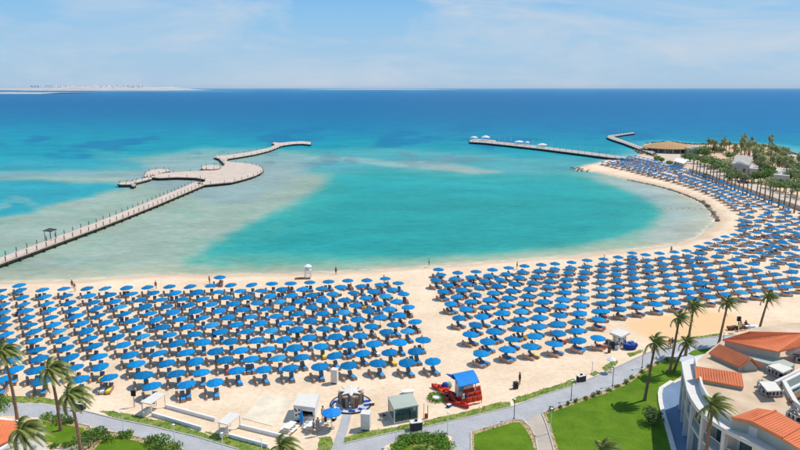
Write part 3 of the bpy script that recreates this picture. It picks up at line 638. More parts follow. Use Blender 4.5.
lawns = [
 [(544,412.5),(562,406.5),(584,398.5),(606,391.5),(627,382.3),(648,367.5),(662,361),(674,357),(682,363),(684,374),(672,382),(661,388),(658.5,394),(659,404),(663,418),(668,434),(674,456),(674,470),(562,470),(556,450),(549,426)],
 [(472.5,433),(490,427.5),(514,420.5),(521,421),(528,428),(533,438),(535,450),(534,470),(472.5,470)],
 [(43,420),(58,422),(75,425),(86,427),(88,430),(83,436),(71,446.5),(60,446),(46,443)],
 [(108,433.5),(128,437),(149,442.5),(170,448),(190,455),(190,475),(86,475),(92,447),(100,438)],
 [(396,443),(404,439.5),(430,438),(449,438),(449,470),(396,470)],
 [(693,350.5),(715,347.5),(735,346),(735,349),(716,350.5),(704,354),(694,356),(688,354)],
]
for i, lw in enumerate(lawns):
    sheet('lawn', lw, 0.05, M_LAWN)
# low planted borders round the lawns
verges = [
 [(-60,394),(0,395),(15,396.5),(40,397),(66,402),(66,406),(40,403),(0,402.5),(-60,399.5)],
 [(100,411),(112,411.5),(128,414),(150,419),(175,423),(205,434),(240,446),(240,449.5),(198,436.5),(150,425),(117,418.5)],
 [(205,432),(222,434),(250,440),(270,450),(280,470),(255,456),(238,449)],
 [(320,438),(330,437),(333,446),(330,450),(318,458),(312,470),(318,450)],
 [(345,438),(360,432.5),(390,428),(424,421),(424,427),(392,432.5),(370,437.5),(344,443.5)],
 [(424,421),(440,417.5),(470,411),(498,402),(510,402.5),(511,406.5),(470,416.5),(440,423.5),(424,427)],
 [(513,399),(530,393.5),(560,384),(573,379),(577,381),(573,385.5),(560,389.5),(536,397.5),(514,404)],
 [(590,374.5),(596,371),(599,373),(594,376.5)],
 [(603,368),(611,361),(618,361),(616,366.5),(606,372)],
 [(627,354),(640,350),(648,350),(640,353),(630,357)],
 [(673,341),(690,337.5),(720,333.5),(720,336),(690,339.5),(674,343)],
 [(768,330.5),(780,328),(800,326),(800,329),(780,331),(768,332.5)],
]
def ragged(pl, amp=0.22, step=0.45, seed=0.0):
    P = [Vector((p.x, p.y, 0)) for p in PP(pl)]; res = []
    for i in range(len(P)):
        a, c = P[i], P[(i+1) % len(P)]; m = max(1, int((c - a).length / step))
        for q in range(m):
            p = a.lerp(c, q / m); n_ = noise.noise_vector((p.x * 1.1 + seed, p.y * 1.1, 1.5)); res.append((p.x + n_.x * amp, p.y + n_.y * amp))
    return res
for i, v in enumerate(verges):
    o = MB().prism(ragged(v, seed=i*3.1), -0.03, 0.03 + .001*i, bottom=False).build('grass_verge', M_VERGE); tag(o, kind='structure')
borders = [
 [(542,413),(561,405.5),(583,397.4),(605,390.4),(626.5,381.2),(647,366.5),(661,360.2),(673,356.2),(671,359),(662,362.5),(649,369.3),(628,384.3),(607,393.5),(585,400.6),(563,408.6),(546,414.8),(551,426),(559,452),(562,470),(559,470),(555,450),(548,426)],
 [(471.2,432),(490,426.3),(515,419.6),(523,420.4),(530,427),(535,437),(537,450),(537,470),(534.5,470),(534,450),(531,439),(526,430),(520,423),(514,422.6),(491,429.5),(474,435),(474,470),(471.2,470)],
 [(40,418.8),(58,420.3),(75,423),(89,426),(91,430),(85,437),(73,449),(60,448.5),(44,446),(46,442),(60,444.5),(69,444.8),(80,436),(84,430.5),(84,428.5),(74,426.8),(58,424),(44,422)],
 [(105,431.5),(128,435.2),(149,440.7),(170,446.5),(192,453),(192,470),(188,460),(168,450.5),(148,445),(127,439.2),(110,436.3),(103,440),(95,449),(88,470),(82,470),(90,447),(98,437)],
]
for v in borders: sheet('planted_border', v, 0.062, M_DRY, 0.05)
# kerbs standing a step above the paving
def kerb(px_line, wd=0.14, h=0.12, m=M_KERB, name='kerb'):
    o = strip(name, PP(px_line), wd, -0.02, h, m); tag(o, kind='structure')
kerb([(542,413.4),(561,405.9),(583,397.8),(605,390.8),(626.5,381.6),(647,366.9),(661,360.6),(673,356.6)]); kerb([(542,413.4),(547,426),(554,450),(558,468)])
kerb([(471.2,468),(471.2,432.4),(490,426.7),(515,420),(523,420.8),(530,427.4),(535.5,437.4),(537.5,450),(537.5,468)])
kerb([(40,419),(58,420.6),(75,423.3),(89.5,426.2),(91.4,430),(85.4,437),(73,449.4),(60,448.8),(44,446.2)])
kerb([(90,447),(97.6,437),(105,431.2),(128,434.9),(149,440.4),(170,446.2),(192,452.7)])
kerb([(672,382.5),(661,389.5),(659.7,395),(660.5,404),(664,418),(669,434),(675,456),(677,468)], 0.5, 0.25, M_WHITE2)
kerb([(66,407),(88,412),(117,419.3),(150,426),(198,437.4),(238,449.4)], 0.12, 0.09)
kerb([(344,443.9),(370,437.9),(392,432.9),(424,427.4),(440,423.9),(470,416.9),(512,406.9),(536,397.9),(560,389.9),(573,385.9),(590,378.9),(608,371.4),(630,360.9),(648,352.9),(669,346.4),(688,340.4),(705,337.9),(730,335.4),(760,333.9)], 0.12, 0.09)
# ---------------------------------------------------------------- leaf clouds: hedges, shrubs, tufts
def leaves(mb, c, rad, n, size, mi=0, flat=0.75, rng=random):
    for _ in range(n):
        while True:
            v = Vector((rng.uniform(-1,1), rng.uniform(-1,1), rng.uniform(-1,1)))
            if 0.25 < v.length < 1: break
        v = v * (0.55 + 0.45 * rng.random() ** 0.3) if v.length < .8 else v
        p = Vector((c[0] + v.x * rad[0], c[1] + v.y * rad[1], max(0.02, c[2] + v.z * rad[2])))
        a = Vector((rng.gauss(0,1), rng.gauss(0,1), rng.gauss(0,.6))).normalized(); b_ = a.orthogonal().normalized()
        b_ = (b_ + Vector((0,0,0.2)) ).normalized(); s = size * rng.uniform(.6, 1.3)
        mb.add([p - a*s - b_*s*.25, p - b_*s*.55, p + a*s, p + b_*s*.55], [(0,1,2,3)], mi)
rs = random.Random(21)
def bush_thing(name, label, px, py, r, h, n=160, size=0.16, m=None, cat='bush', group=None, lobes=3, trunk=True, z0=0.0):
    p = G(px, py); t = thing(name, label, cat, (p.x, p.y, z0), 0, group)
    mb = MB()
    for k in range(lobes):
        a = rs.uniform(0, 6.28); q = rs.uniform(0.0, 0.45) * r
        leaves(mb, (p.x + q*math.cos(a), p.y + q*math.sin(a), z0 + h * rs.uniform(.45,.62)), (r*rs.uniform(.55,.8), r*rs.uniform(.55,.8), h*rs.uniform(.38,.5)), n // lobes, size, rng=rs)
    mb.build('foliage', m or M_LEAF, t)
    mb = MB()
    for k in range(4):
        a = k * 1.57 + .4; mb.bar((p.x, p.y, z0), (p.x + r*.3*math.cos(a), p.y + r*.3*math.sin(a), z0 + h*.6), 0.04, 0.02, 4)
    mb.build('stem', M_WOOD, t); return t
# lawn ball bush with its shadow, hedge ring, planters
bush_thing('round_bush', 'round clipped bush alone on the lawn beside the hotel walkway', 650.5, 424.5, 1.35, 1.9, 900, 0.14, M_LEAFD, 'bush', lobes=4)
for i, (px, py, r, h, lb) in enumerate([
 (404,443,1.3,1.0,'bright green hedge clump at the west end of the hedge ring beside the path'),(414,440,1.5,1.0,'bright green hedge clump behind the sandy bed of the hedge ring'),(428,439.5,1.5,1.0,'bright green hedge clump north of the sandy bed, second from the path corner'),(439,441.5,1.4,0.9,'bright green hedge clump closing the hedge ring on the side of the grey path'),
 (400,450,1.3,1.0,'bright green hedge clump at the lower west side of the hedge ring'),(443,449,1.3,0.9,'bright green hedge clump at the lower east side of the hedge ring'),(420,454,1.4,0.9,'bright green hedge clump in front of the sandy bed')]):
    bush_thing('hedge_clump', lb, px, py, r, h*.75, 520, 0.13, M_HEDGE, 'hedge', 'clipped clumps of the hedge ring')
sheet('sand_bed', [(412,446),(424,444.5),(434,446),(432,451),(414,452)], 0.07, M_DRY)
for i, (px, py, r, h) in enumerate([(1,409,1.6,2.0),(-6,418,2.0,2.0),(48,419.5,1.2,.9),(56,421,.9,.8),(64,422,1.0,1.0),(70,423,.8,.7),(95,441,1.6,1.3),(99,436,1.4,1.1),(89,448,1.8,1.4),(107,441,1.1,.8),(128,437,.9,.8),(122,436.5,.8,.7),(152,443,1.2,1.0),(161,447,1.4,1.1),(156,452,1.5,1.1),(175,450,1.2,.9),(78,443,.7,.5),(66,447,.7,.5),(55,447,.7,.4),(86,436,.6,.5)]):
    bush_thing('garden_shrub', 'green leafy shrub edging the hotel garden, %s counting along the near promenade from the west' % ordw(i+1), px, py, r, h, int(180*r), 0.13, rs.choice([M_LEAF, M_HEDGE]), 'shrub', 'garden shrubs along the near promenade', 2)
k = 0
for i in range(15):
    t_ = i / 14; x0 = 551 + t_ * 115; 
    y0 = np.interp(x0, [544,562,584,606,627,648,662,674], [413.5,407.5,399.7,392.5,383.3,368.5,362,358])
    k += 1
    bush_thing('border_shrub', 'small round shrub in the border between lawn and promenade, %s from its western corner' % ordw(k), x0 + rs.uniform(-1.5,1.5), y0, rs.uniform(.3,.62), rs.uniform(.35,.75), 90, 0.1, rs.choice([M_LEAF, M_LEAFD]), 'shrub', 'small shrubs in the lawn border', 2)
# ground cover along borders and verges: nobody could count these tufts
def tufts(name, label, polys, dens, h, size, m, cat='grass'):
    mb = MB(); rr = random.Random(hash(name) % 1000 if False else len(name) * 7)
    for poly in polys:
        A = wpoly(poly); lo = A.min(0); hi = A.max(0); ar = (hi - lo).prod(); n = int(ar * dens)
        P = np.array([[rr.uniform(lo[0], hi[0]), rr.uniform(lo[1], hi[1])] for _ in range(n)]); s = sdf(P, A)
        for (x, y), d_ in zip(P, s):
            if d_ < -0.12 + rr.random() * 0.1 or y < 40 or noise.noise((x * .9, y * .9, 3)) < -0.25: continue
            for q in range(3):
                a = rr.uniform(0, 6.28); e = rr.uniform(.3, 1); u = Vector((math.cos(a), math.sin(a), 0)) * size * e; hh = h * rr.uniform(.5, 1.2)
                w_ = Vector((-u.y, u.x, 0)) * .35
                mb.add([(x - w_.x, y - w_.y, .03), (x + w_.x, y + w_.y, .03), (x + u.x, y + u.y, hh + .03)], [(0,1,2)])
    o = mb.build(name, m); tag(o, label, cat, None, 'stuff')
tufts('verge_grass', 'tufts of rough grass along the beach side of the promenade', verges, 9, 0.16, 0.16, M_HEDGE)
tufts('border_plants', 'low ground cover plants in the borders round the lawns', borders, 16, 0.16, 0.14, M_LEAF, 'plants')
# ---------------------------------------------------------------- palms
M_TRUNK = mat('palm_trunk', lin(132, 104, 82), 0.9, 0.3, 5, 0.8, 16, rnd=0.12)
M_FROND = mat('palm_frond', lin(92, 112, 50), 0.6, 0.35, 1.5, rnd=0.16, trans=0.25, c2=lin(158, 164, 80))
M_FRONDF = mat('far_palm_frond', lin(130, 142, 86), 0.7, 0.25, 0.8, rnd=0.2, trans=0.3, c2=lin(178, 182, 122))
def frond_mb(mb, az, el, ln, wind=(0.55, 0.1), nl=15, lw=0.55, rr=random, base=(0,0,0), width=0.055):
    d = Vector((math.cos(az)*math.cos(el), math.sin(az)*math.cos(el), math.sin(el)))
    p = Vector(base); pts = [p.copy()]; seg = 9; v = d.copy()
    for i in range(seg):
        v = (v + Vector((wind[0]*.16, wind[1]*.16, -0.17 - 0.02*i))).normalized(); p = p + v * ln / seg; pts.append(p.copy())
    for i in range(seg): mb.bar(pts[i], pts[i+1], 0.035 * (1 - i/seg) + .008, 0.035 * (1 - (i+1)/seg) + .008, 3, cap=False)
    for i in range(1, nl * 2):
        t = i / (nl * 2); k = t * seg; j = min(int(k), seg - 1); q = pts[j].lerp(pts[j+1], k - j); dr = (pts[j+1] - pts[j]).normalized()
        side = dr.cross(Vector((0,0,1)))
        if side.length < .1: side = Vector((1,0,0))
        side.normalize()
        for s in (-1, 1):
            L_ = lw * (0.45 + 1.1 * math.sin(math.pi * min(1, t * .85 + .12))) * rr.uniform(.8, 1.1) * .75
            tip = q + (side * s * 0.62 + dr * 0.55 + Vector((wind[0]*.35, wind[1]*.3, -0.42))).normalized() * L_
            b1 = q + dr * width; b2 = q - dr * width
            mb.add([b1, b2, tip], [(0,1,2)])
FR = []
rf = random.Random(2)
for k in range(26):
    az = k * 2.39996; tier = k / 26; el = R(78 - 95 * tier) + rf.uniform(-.1,.1)
    mb = MB(); frond_mb(mb, az, el, rf.uniform(1.8, 2.5), rr=rf, wind=(rf.uniform(.9,1.5), rf.uniform(-.1,.25)), nl=21, lw=.5, width=.034); FR.append(mb.mesh('frond', M_FROND))
mb = MB(); mb.lathe((0,0,-.75), [(0.17,0),(0.25,0.25),(0.28,0.5),(0.2,0.8),(0.0,0.95)], 8); BOSS = mb.mesh('crown_shaft', M_TRUNK)
def palm(label, base, top, r0=0.15, sc=1.0, group='tall palms of the hotel grounds', nfr=26, rot=0.0, old=False):
    """base and top: world points of the foot and of the crown's heart"""
    t = thing('palm_tree', label, 'palm', tuple(base), 0, group)
    b, T = Vector(base), Vector(top); n = 12; pts = []; rad = []
    lean = T - b
    for i in range(n + 1):
        f = i / n; q = b.lerp(T, f); bow = math.sin(math.pi * f) * 0.03 * lean.length
        q += Vector((-(lean.x) , -(lean.y), 0)) * 0.12 * math.sin(math.pi * f) + Vector((bow * .3, 0, 0)); pts.append(q)
        rad.append(r0 * (1.25 - .45 * f if i else 1.6) * (1.0 + .05 * (i % 2)))
    MB().tube(pts, rad, 8).build('trunk', M_TRUNK, t)
    loc = T - b
    o = inst(BOSS, 'crown_shaft', t, loc)
    for k in range(nfr): inst(FR[k], 'frond', t, loc, 0, sc * rf.uniform(.9, 1.08))
    return t
def palm_px(label, bx, by, cx, cy, z=None, **kw):
    """foot at the photograph's (bx, by); the crown's heart is where the ray through (cx, cy) meets the upright plane through the foot"""
    b = G(bx, by); b.z = 0; best = None
    for h in np.arange(3, 14, .1):
        T = G(cx, cy, h)
        e = abs(T.y - b.y)
        if best is None or e < best[0]: best = (e, T)
    return palm(label, b, best[1], **kw)
palm_px('tall palm at the western edge with its foot in the hedge by the promenade', 17.5, 420, 3, 352, sc=1.1)
palm_px('tall straight palm rising from the small garden lawn', 60.8, 430.8, 50, 370, sc=1.2)
palm_px('tall palm in front of the garden path, between two small lawns', 82, 462, 70, 395, sc=1.1)
palm_px('leaning palm alone in the middle of the big lawn', 644.5, 400.7, 655.5, 343, sc=1.0)
palm_px('taller of the twin palms at the top corner of the big lawn', 669.5, 373, 679.5, 318, sc=.92)
palm_px('shorter of the twin palms at the top corner of the big lawn', 674, 371, 687, 342, sc=.85)
palm_px('palm on the verge between promenade and white plaza', 685.5, 355.5, 694, 306, sc=1.0)
palm_px('palm rising behind the ridge of the orange roof beside the promenade', 718.5, 345, 728, 303, sc=.98)
palm_px('easternmost tall palm on the sand behind the big orange roof', 757.5, 336, 769, 297, sc=.95)
palm_px('palm with a dense crown standing in front of the hotel balconies', 697, 505, 713, 406, sc=1.05)
palm_px('short date palm at the corner of the orange garden roof', 30, 485, 22, 431, sc=1.25)
palm_px('palm at the lower edge with only its crown over the sand court', 283, 490, 281, 446, sc=1.0)
palm_px('palm at the lower edge of the big lawn with only its crown tip showing', 604, 506, 603, 451, sc=1.0)
# ---------------------------------------------------------------- piers
M_DECK = mat('bleached_deck', lin(196, 176, 158), 0.9, 0.12, 0.5, 0.3, 6)
M_PILE = mat('dark_piles_and_shade', lin(70, 58, 50), 0.9, 0.25, 1)
M_POST = mat('rail_posts', lin(128, 104, 86), 0.85, 0.2, 3)
DZ = 0.95
def pier(name, label, polys, cat='pier', group=None, z=DZ, rail=3.2, rh=1.05, deck=None, pile=4.0, lamp=False):
    b = G(*polys[0][0], z); t = thing(name, label, cat, (b.x, b.y, 0), 0, group)
    mr_, mp_, mf_ = MB(), MB(), MB()
    for k, pl in enumerate(polys):
        pts = [G(x, y, z - 0.004 * k) for x, y in pl]; zz = z - 0.004 * k
        MB().prism([(p.x, p.y) for p in pts], zz - .28, zz, bottom=True).build('deck', deck or M_DECK, t)
        n = len(pts)
        for i in range(n):
            a, c = pts[i], pts[(i+1) % n]; L_ = (c - a).length
            if L_ < 1: continue
            m = max(1, int(L_ / rail)); d_ = (c - a).normalized(); nn_ = Vector((-d_.y, d_.x, 0))
            for q in range(m):
                p = a.lerp(c, (q + .5) / m)
                mr_.box((p.x, p.y, zz + rh/2), (.16, .16, rh))
            mf_.add([(a.x, a.y, zz - .28), (c.x, c.y, zz - .28), (c.x, c.y, zz - .62), (a.x, a.y, zz - .62)], [(0,1,2,3)])  # dark strip standing in for the shade below the deck edge
            m = max(1, int(L_ / pile))
            for q in range(m):
                p = a.lerp(c, (q + .5) / m); mp_.bar((p.x, p.y, -1.2), (p.x, p.y, zz - .28), .28, n=5)
    tag(mr_.build('railing_posts', M_POST, t), kind='stuff'); tag(mp_.build('piles', M_PILE, t), kind='stuff'); mf_.build('underside_shade', M_PILE, t)
    return t
near = [(-120,308),(-60,285.5),(0,263.2),(60,241.3),(100,226.6),(126,216.6),(160,203),(190,190.5),(204,184.6)]
far_ = [(196,181.5),(180,188.5),(150,201),(125,211),(100,220.8),(60,235.6),(0,257.6),(-60,279.5),(-120,301.5)]
pier('boardwalk', 'long bleached boardwalk on dark piles running out to the curved island platform', [near + far_])
pier('platform', 'wide curved island platform where the boardwalk ends', [[(204,184.6),(231,182),(245,178.5),(256,175),(262.5,171.5),(263.5,169),(258.5,165.8),(250,163.8),(241,162.6),(231,162),(226,160.6),(222,161.5),(225,164.8),(221,167),(212,169),(200,170.8),(181,171.6),(166,172.8),(152,175.2),(149,177),(160,177.8),(178,177),(196,177.6),(205,179.2),(205,181.5),(196,183.5)]], rail=4.5, pile=6)
pier('jetty', 'low oval lookout deck off the western tip of the island platform', [[(144,176.5),(146,172.5),(152,170),(160,168.9),(168,169.3),(170,170.6),(162,172.4),(156,174.6),(150,176.8)]], rail=5, pile=6)
pier('jetty', 'stepped landing stage at the far western end of the platform', [[(150,176.6),(134,180.6),(131,181.9),(123,182),(117,183.6),(121,184.4),(131,184.3),(132,185.8),(134,186),(136,184),(133,183),(139,181.6),(152,178.2)]], rail=4, rh=.8, pile=6)
pier('kiosk_deck', 'small oval deck with low wall beside the island platform', [[(201,168),(202,166),(210,165),(219,165.3),(221.5,166.7),(218,168.6),(210,169.2),(203,169)]], 'deck', rail=5, pile=6, z=1.5)
pier('jetty', 'long bent arm of the boardwalk reaching away to the open sea', [[(222,161.5),(219,158.5),(214,157),(216,155.6),(223,155.6),(234,154.2),(247,152.2),(260,149.6),(270,147.4),(275,144.8),(272,143),(274,142.2),(280,142.8),(290,141.8),(302,141.2),(311,142),(311,144.4),(302,143.6),(292,144),(281,145.6),(276,148),(268,150.8),(255,154),(240,156.6),(228,158.4),(226,160.6)]], rail=6, pile=8)
# small bow-shaped gate on the boardwalk
b = G(50, 239.5, DZ); t = thing('walkway_gate', 'dark metal gate frame with tilted panel halfway along the boardwalk', 'gate', (b.x, b.y, DZ))
for dx, dy in ((-.5,-1.2),(.9,-1.2),(-.5,1.2),(.9,1.2)): MB().bar((b.x+dx, b.y+dy, DZ), (b.x+dx, b.y+dy, DZ+2.3), .07).build('post', M_DARK, t)
MB().slab([(b.x-.7,b.y-1.5,DZ+2.55),(b.x+1.2,b.y-1.5,DZ+2.3),(b.x+1.2,b.y+1.5,DZ+2.3),(b.x-.7,b.y+1.5,DZ+2.55)], .12).build('roof_panel', M_DARK, t)
M_DOCK = mat('grey_dock', lin(168, 160, 150), 0.9, 0.12, 0.5)
pier('dock', 'long grey dock with white awnings reaching out from the spit', [[(469.5,141.8),(470,139.4),(476,138.6),(496,140.2),(496,141.4),(515,143.2),(540,146),(575,150.2),(610,154.6),(632,157.2),(632,159.2),(610,157.4),(575,153),(540,148.6),(514,145.8),(495,143.8),(483,142.6)]], deck=M_DOCK, rail=5, z=1.1, pile=4)
pier('dock', 'short elbowed dock at the rocky tip of the headland', [[(607,137.4),(607.5,135.6),(622,133.6),(634,132),(635,133),(622,134.9),(613.5,136.4),(622,139.6),(634,143.8),(646,148.6),(655,152),(652,153.6),(638,148.6),(624,143.2),(612,139.4)]], deck=M_DOCK, rail=6, z=1.1, pile=5)
for i, (px, py, w_, h_, lb) in enumerate([(474,139.8,5,2.6,'white awning on the seaward tip of the long dock'),(485.5,140.6,6,3.6,'peaked white boat awning near the tip of the long dock'),(519,144.2,6,2.4,'low white awning in the middle of the long dock'),(527,145.2,3,2.6,'small white awning next to the middle one on the long dock'),(542,147,6,2.3,'white awning on the long dock nearest to the spit')]):
    b = G(px, py, 1.1); t = thing('dock_awning', lb, 'awning', (b.x, b.y, 1.1), 0, 'white awnings on the long dock')
    MB().lathe((b.x, b.y, 1.1), [(w_*.55, h_*.62),(w_*.3, h_*.86),(0.1, h_)], 8, sy=.6).build('canopy', M_WHITE, t)
    for sx in (-1,1):
        for sy in (-1,1): MB().bar((b.x+sx*w_*.36, b.y+sy*w_*.2, 1.1), (b.x+sx*w_*.36, b.y+sy*w_*.2, 1.1+h_*.66), .12, n=4).build('post', M_WHITE, t)
# lamp masts along the long dock
mb = MB(); mb.bar((0,0,0),(0,0,3.4),.1,n=4); mb.box((0,0,3.4),(.7,.3,.16)); LMAST = mb.mesh('lamp_mast', M_WHITE2)
for i, px in enumerate((499,505,511,533,552,565,580,596,612)):
    b = G(px, np.interp(px, [495,515,575,632], [141.6,143.8,150.8,157.8]), 1.1); o = inst(LMAST, 'lamp_mast', None, (b.x, b.y, 1.1)); tag(o, 'thin white lamp mast on the long dock, %s from its seaward awnings' % ordw(i+1), 'lamp', 'lamp masts along the long dock')
# ---------------------------------------------------------------- rocks along the bend of the bay
M_ROCK = mat('brown_rock', lin(120, 104, 86), 0.95, 0.3, 0.8, 0.6, 3, rnd=.15)
rk = random.Random(9)
def rock(mb, c, r):
    n = 7; vs = []; 
    for z, q in ((-.5,1.0),(.1,1.05),(.55,.6)):
        for i in range(n):
            a = 6.283*i/n + z; k = q * r * rk.uniform(.75,1.2); vs.append((c[0]+k*math.cos(a), c[1]+k*math.sin(a), c[2]+z*r*rk.uniform(.8,1.1)))
    fs = [(i, (i+1)%n, n+(i+1)%n, n+i) for i in range(n)] + [(n+i, n+(i+1)%n, 2*n+(i+1)%n, 2*n+i) for i in range(n)] + [tuple(range(2*n,3*n))]
    mb.add(vs, fs)
mb = MB()
ln = smooth_poly(PP([(628,179.8),(642,182.5),(656,185.5),(668,188.7),(680,192.5),(690,196.5),(702,202),(708,206.5),(713,212),(717.5,219)], -.1), 14, False)
for p in ln:
    for q in range(4): rock(mb, (p.x + rk.gauss(0,.4), p.y + rk.gauss(0,.5), -.2), rk.uniform(.12,.36))
for p in [G(579,169.8,-.2), G(583,171.3,-.2), G(576.5,168.3,-.2)]:
    for q in range(8): rock(mb, (p.x + rk.gauss(0,1.5), p.y + rk.gauss(0,1), -.15), rk.uniform(.3,.8))
o = mb.build('shore_rocks', M_ROCK); tag(o, 'brown rocks lining the bend of the bay below the sand', 'rocks', None, 'stuff')
for i, (px, py, r, lb) in enumerate([(708,206.6,.8,'dark rock sticking out at the sharpest bend of the bay'),(717.5,221,.8,'flat dark rock at the south end of the rocky edge'),(703,202,.7,'brown boulder on the rocky edge above the sharpest bend')]):
    p = G(px, py, -.2); mb = MB(); rock(mb, (p.x, p.y, 0), r); tag(mb.build('boulder', M_ROCK), lb, 'rock')
mb = MB()
for x in np.arange(636, 656, 1.0):
    for q in range(4):
        p = G(x + rk.uniform(-1,1), np.interp(x, [636,656],[150.5,156]) + rk.uniform(-1.2,1.2), -.1); rock(mb, (p.x, p.y, -.1), rk.uniform(.5,1.4))
for x in np.arange(652, 800, 1.4):
    p = G(x, np.interp(x, [652,670,690,745,773,800], [143.2,142,144.4,144.2,147,157]), -.1)
    for q in range(3): rock(mb, (p.x + rk.gauss(0,2), p.y + rk.gauss(0,2), -.1), rk.uniform(.5,1.3))
o = mb.build('headland_rocks', M_ROCK); tag(o, 'rubble of brown rocks round the headland and its docks', 'rocks', None, 'stuff')
# ---------------------------------------------------------------- headland: pavement, restaurant, villas, walls, palms
M_ROADP = mat('beige_pavement', lin(196, 178, 158), 0.9, 0.12, 0.3)
sheet('headland_road', [(634,150),(640,146),(646,149),(655,152),(664,153.2),(684,155.5),(700,162),(735,177),(762,187),(800,200.5),(860,222),(860,229),(800,205.5),(765,193.5),(735,182.5),(705,172),(690,166.5),(676,161),(660,156.5),(648,155),(640,153)], 0.02, M_ROADP)
sheet('forecourt', [(640,157),(648,155.8),(662,158),(676,163),(690,168.5),(702,174),(698,176),(684,170),(668,164.5),(652,159.5)], 0.012, M_ROADP)
def house(name, label, px_poly, h, wallm, roofm, cat='house', win=(), parapet=0.0, dome=None, group=None, overhang=0.0):
    pts = [G(x, y) for x, y in px_poly]; c = sum((p for p in pts), Vector((0,0,0))) / len(pts)
    t = thing(name, label, cat, (c.x, c.y, 0), 0, group)
    poly = [(p.x, p.y) for p in pts]; MB().prism(poly, 0, h, bottom=False).build('wall', wallm, t)
    k = 1 + overhang; MB().prism([(c.x + (x-c.x)*k, c.y + (y-c.y)*k) for x, y in poly], h + .003, h + .25, bottom=True).build('roof', roofm, t)
    n = len(poly)
    for i in range(n):
        a, b_ = Vector(pts[i]), Vector(pts[(i+1)%n]); mid = (a+b_)/2
        d = (b_-a); L_ = d.length; d.normalize(); nr = Vector((d.y, -d.x, 0))
        if nr.dot(mid - c) < 0: nr = -nr
        if nr.y > 0.3: continue
        m = int(L_ / 3.2)
        for q in range(m):
            p = a.lerp(b_, (q+.5)/m) + nr * .03; ang = math.atan2(d.y, d.x)
            w = MB().box((p.x, p.y, h*.52), (1.3, .1, h*.42), ang).build('window', M_WHITE2, t)
            MB().box((p.x + nr.x*.05, p.y + nr.y*.05, h*.52), (1.1, .06, h*.36), ang).build('pane', M_GLASS, w, world=False) if False else None
            pn = MB().box((p.x + nr.x*.06, p.y + nr.y*.06, h*.52), (1.1, .06, h*.36), ang); l = t.location
            pn.v = [(v[0]-l.x, v[1]-l.y, v[2]-l.z) for v in pn.v]; pn.build('pane', M_GLASS, w, world=False)
    if dome:
        for px, py, r in dome:
            p = G(px, py, h); MB().lathe((p.x, p.y, h + .2), [(r, 0), (r*.92, r*.35), (r*.68, r*.66), (r*.35, r*.84), (0.05, r*.9)], 14).build('dome', wallm, t, smooth=True)
    return t
M_THATCH = mat('thatch', lin(178, 140, 96), 0.95, 0.2, 1.5, 0.6, 8)
M_VILLA = mat('villa_plaster', lin(186, 178, 168), 0.85, 0.08, 0.6)
# round restaurant with thatched roof
c = G(668, 151.5); t = thing('beach_restaurant', 'round restaurant with wide tan thatched roof at the tip of the headland', 'restaurant', (c.x, c.y, 0))
MB().lathe((c.x, c.y, 0), [(11.5,0),(11.5,2.4)], 24, sy=.9).build('wall', M_VILLA, t)
MB().lathe((c.x, c.y, 2.4), [(15,0),(15.2,.3),(9,2.2),(7,2.4),(3,3.2),(.2,3.6)], 24, sy=.95).build('roof', M_THATCH, t)
for i in range(15):
    a = R(180 + i * 12.8); p = (c.x + 11.6*math.cos(a), c.y + .9*11.6*math.sin(a)); MB().box((p[0], p[1], 1.2), (1.8, .3, 1.5), a + math.pi/2).build('window', M_GLASS, t)
for i in range(12):
    a = R(175 + i * 17); MB().bar((c.x+14*math.cos(a), c.y+13*math.sin(a), 0), (c.x+14*math.cos(a), c.y+13*math.sin(a), 2.5), .15, n=5).build('post', M_WHITE2, t)
house('flat_building', 'low beige flat-roofed building beside the round thatched restaurant', [(684,153.5),(699,156),(704,152.5),(690,150.2)], 3.2, M_VILLA, M_DOCK, 'building')
house('beach_bar', 'small white-roofed bar by the parasols at the foot of the spit', [(674,166.2),(683,168.8),(686,165.5),(677,163.4)], 2.4, M_VILLA, M_WHITE, 'bar', overhang=.18)
house('villa', 'white villa with pale roof terrace among the palms of the headland', [(731,174.5),(748,176.5),(752,166.5),(735,164.3)], 4.6, M_VILLA, M_DOCK, 'villa', dome=[(741,166.5,2.6)])
house('villa', 'small domed white annex on the east side of the big villa', [(748.6,176.8),(757,177.5),(758,171.5),(750.6,170.8)], 3.4, M_VILLA, M_VILLA, 'villa')
house('villa', 'grey-white cube house near the eastern palms of the headland', [(772,186),(788,187.5),(791,179.5),(776,177.8)], 4.2, M_VILLA, M_VILLA, 'villa')
house('long_hall', 'long sand-coloured flat hall at the eastern shore of the headland', [(785,168),(806,171.5),(812,164),(790,160.5)], 3.0, M_ROADP, M_ROADP, 'hall')
# garden wall behind the row of promenade palms
wl = smooth_poly(PP([(689,171.5),(705,176.5),(720,181.8),(735,187.5),(750,193),(765,198.5),(785,205.5),(800,210.5),(830,221),(860,232)]), 4, False)
o = strip('garden_wall', wl, .35, 0, 1.5, M_ROADP); tag(o, 'long beige garden wall behind the row of palms along the crowded spit', 'wall')
# a few cars on the headland road
def car(label, px, py, c, rz):
    p = G(px, py); t = thing('parked_car', label, 'car', (p.x, p.y, 0.02), rz, 'cars on the headland road')
    pm_ = mat('car_' + label.split()[0], c, .25, .05, 1, spec=.6)
    b = MB(); b.box((0,0,.62), (4.3,1.75,.55)); b.build('body', pm_, t, world=False); b = MB(); b.box((-.2,0,1.15), (2.4,1.55,.52), taper=.8); b.build('cabin', M_GLASS, t, world=False)
    for x in (-1.35,1.35):
        for y in (-.8,.8): MB().bar((x,y-.1,.32),(x,y+.1,.32),.32,n=10).build('wheel', M_BLACK, t, world=False)
car('dark blue car parked by the wall below the villa', 743, 183.2, lin(30,32,80), R(-35))
car('white car standing behind the beige wall further west', 712, 169.5, lin(220,220,222), R(-35))
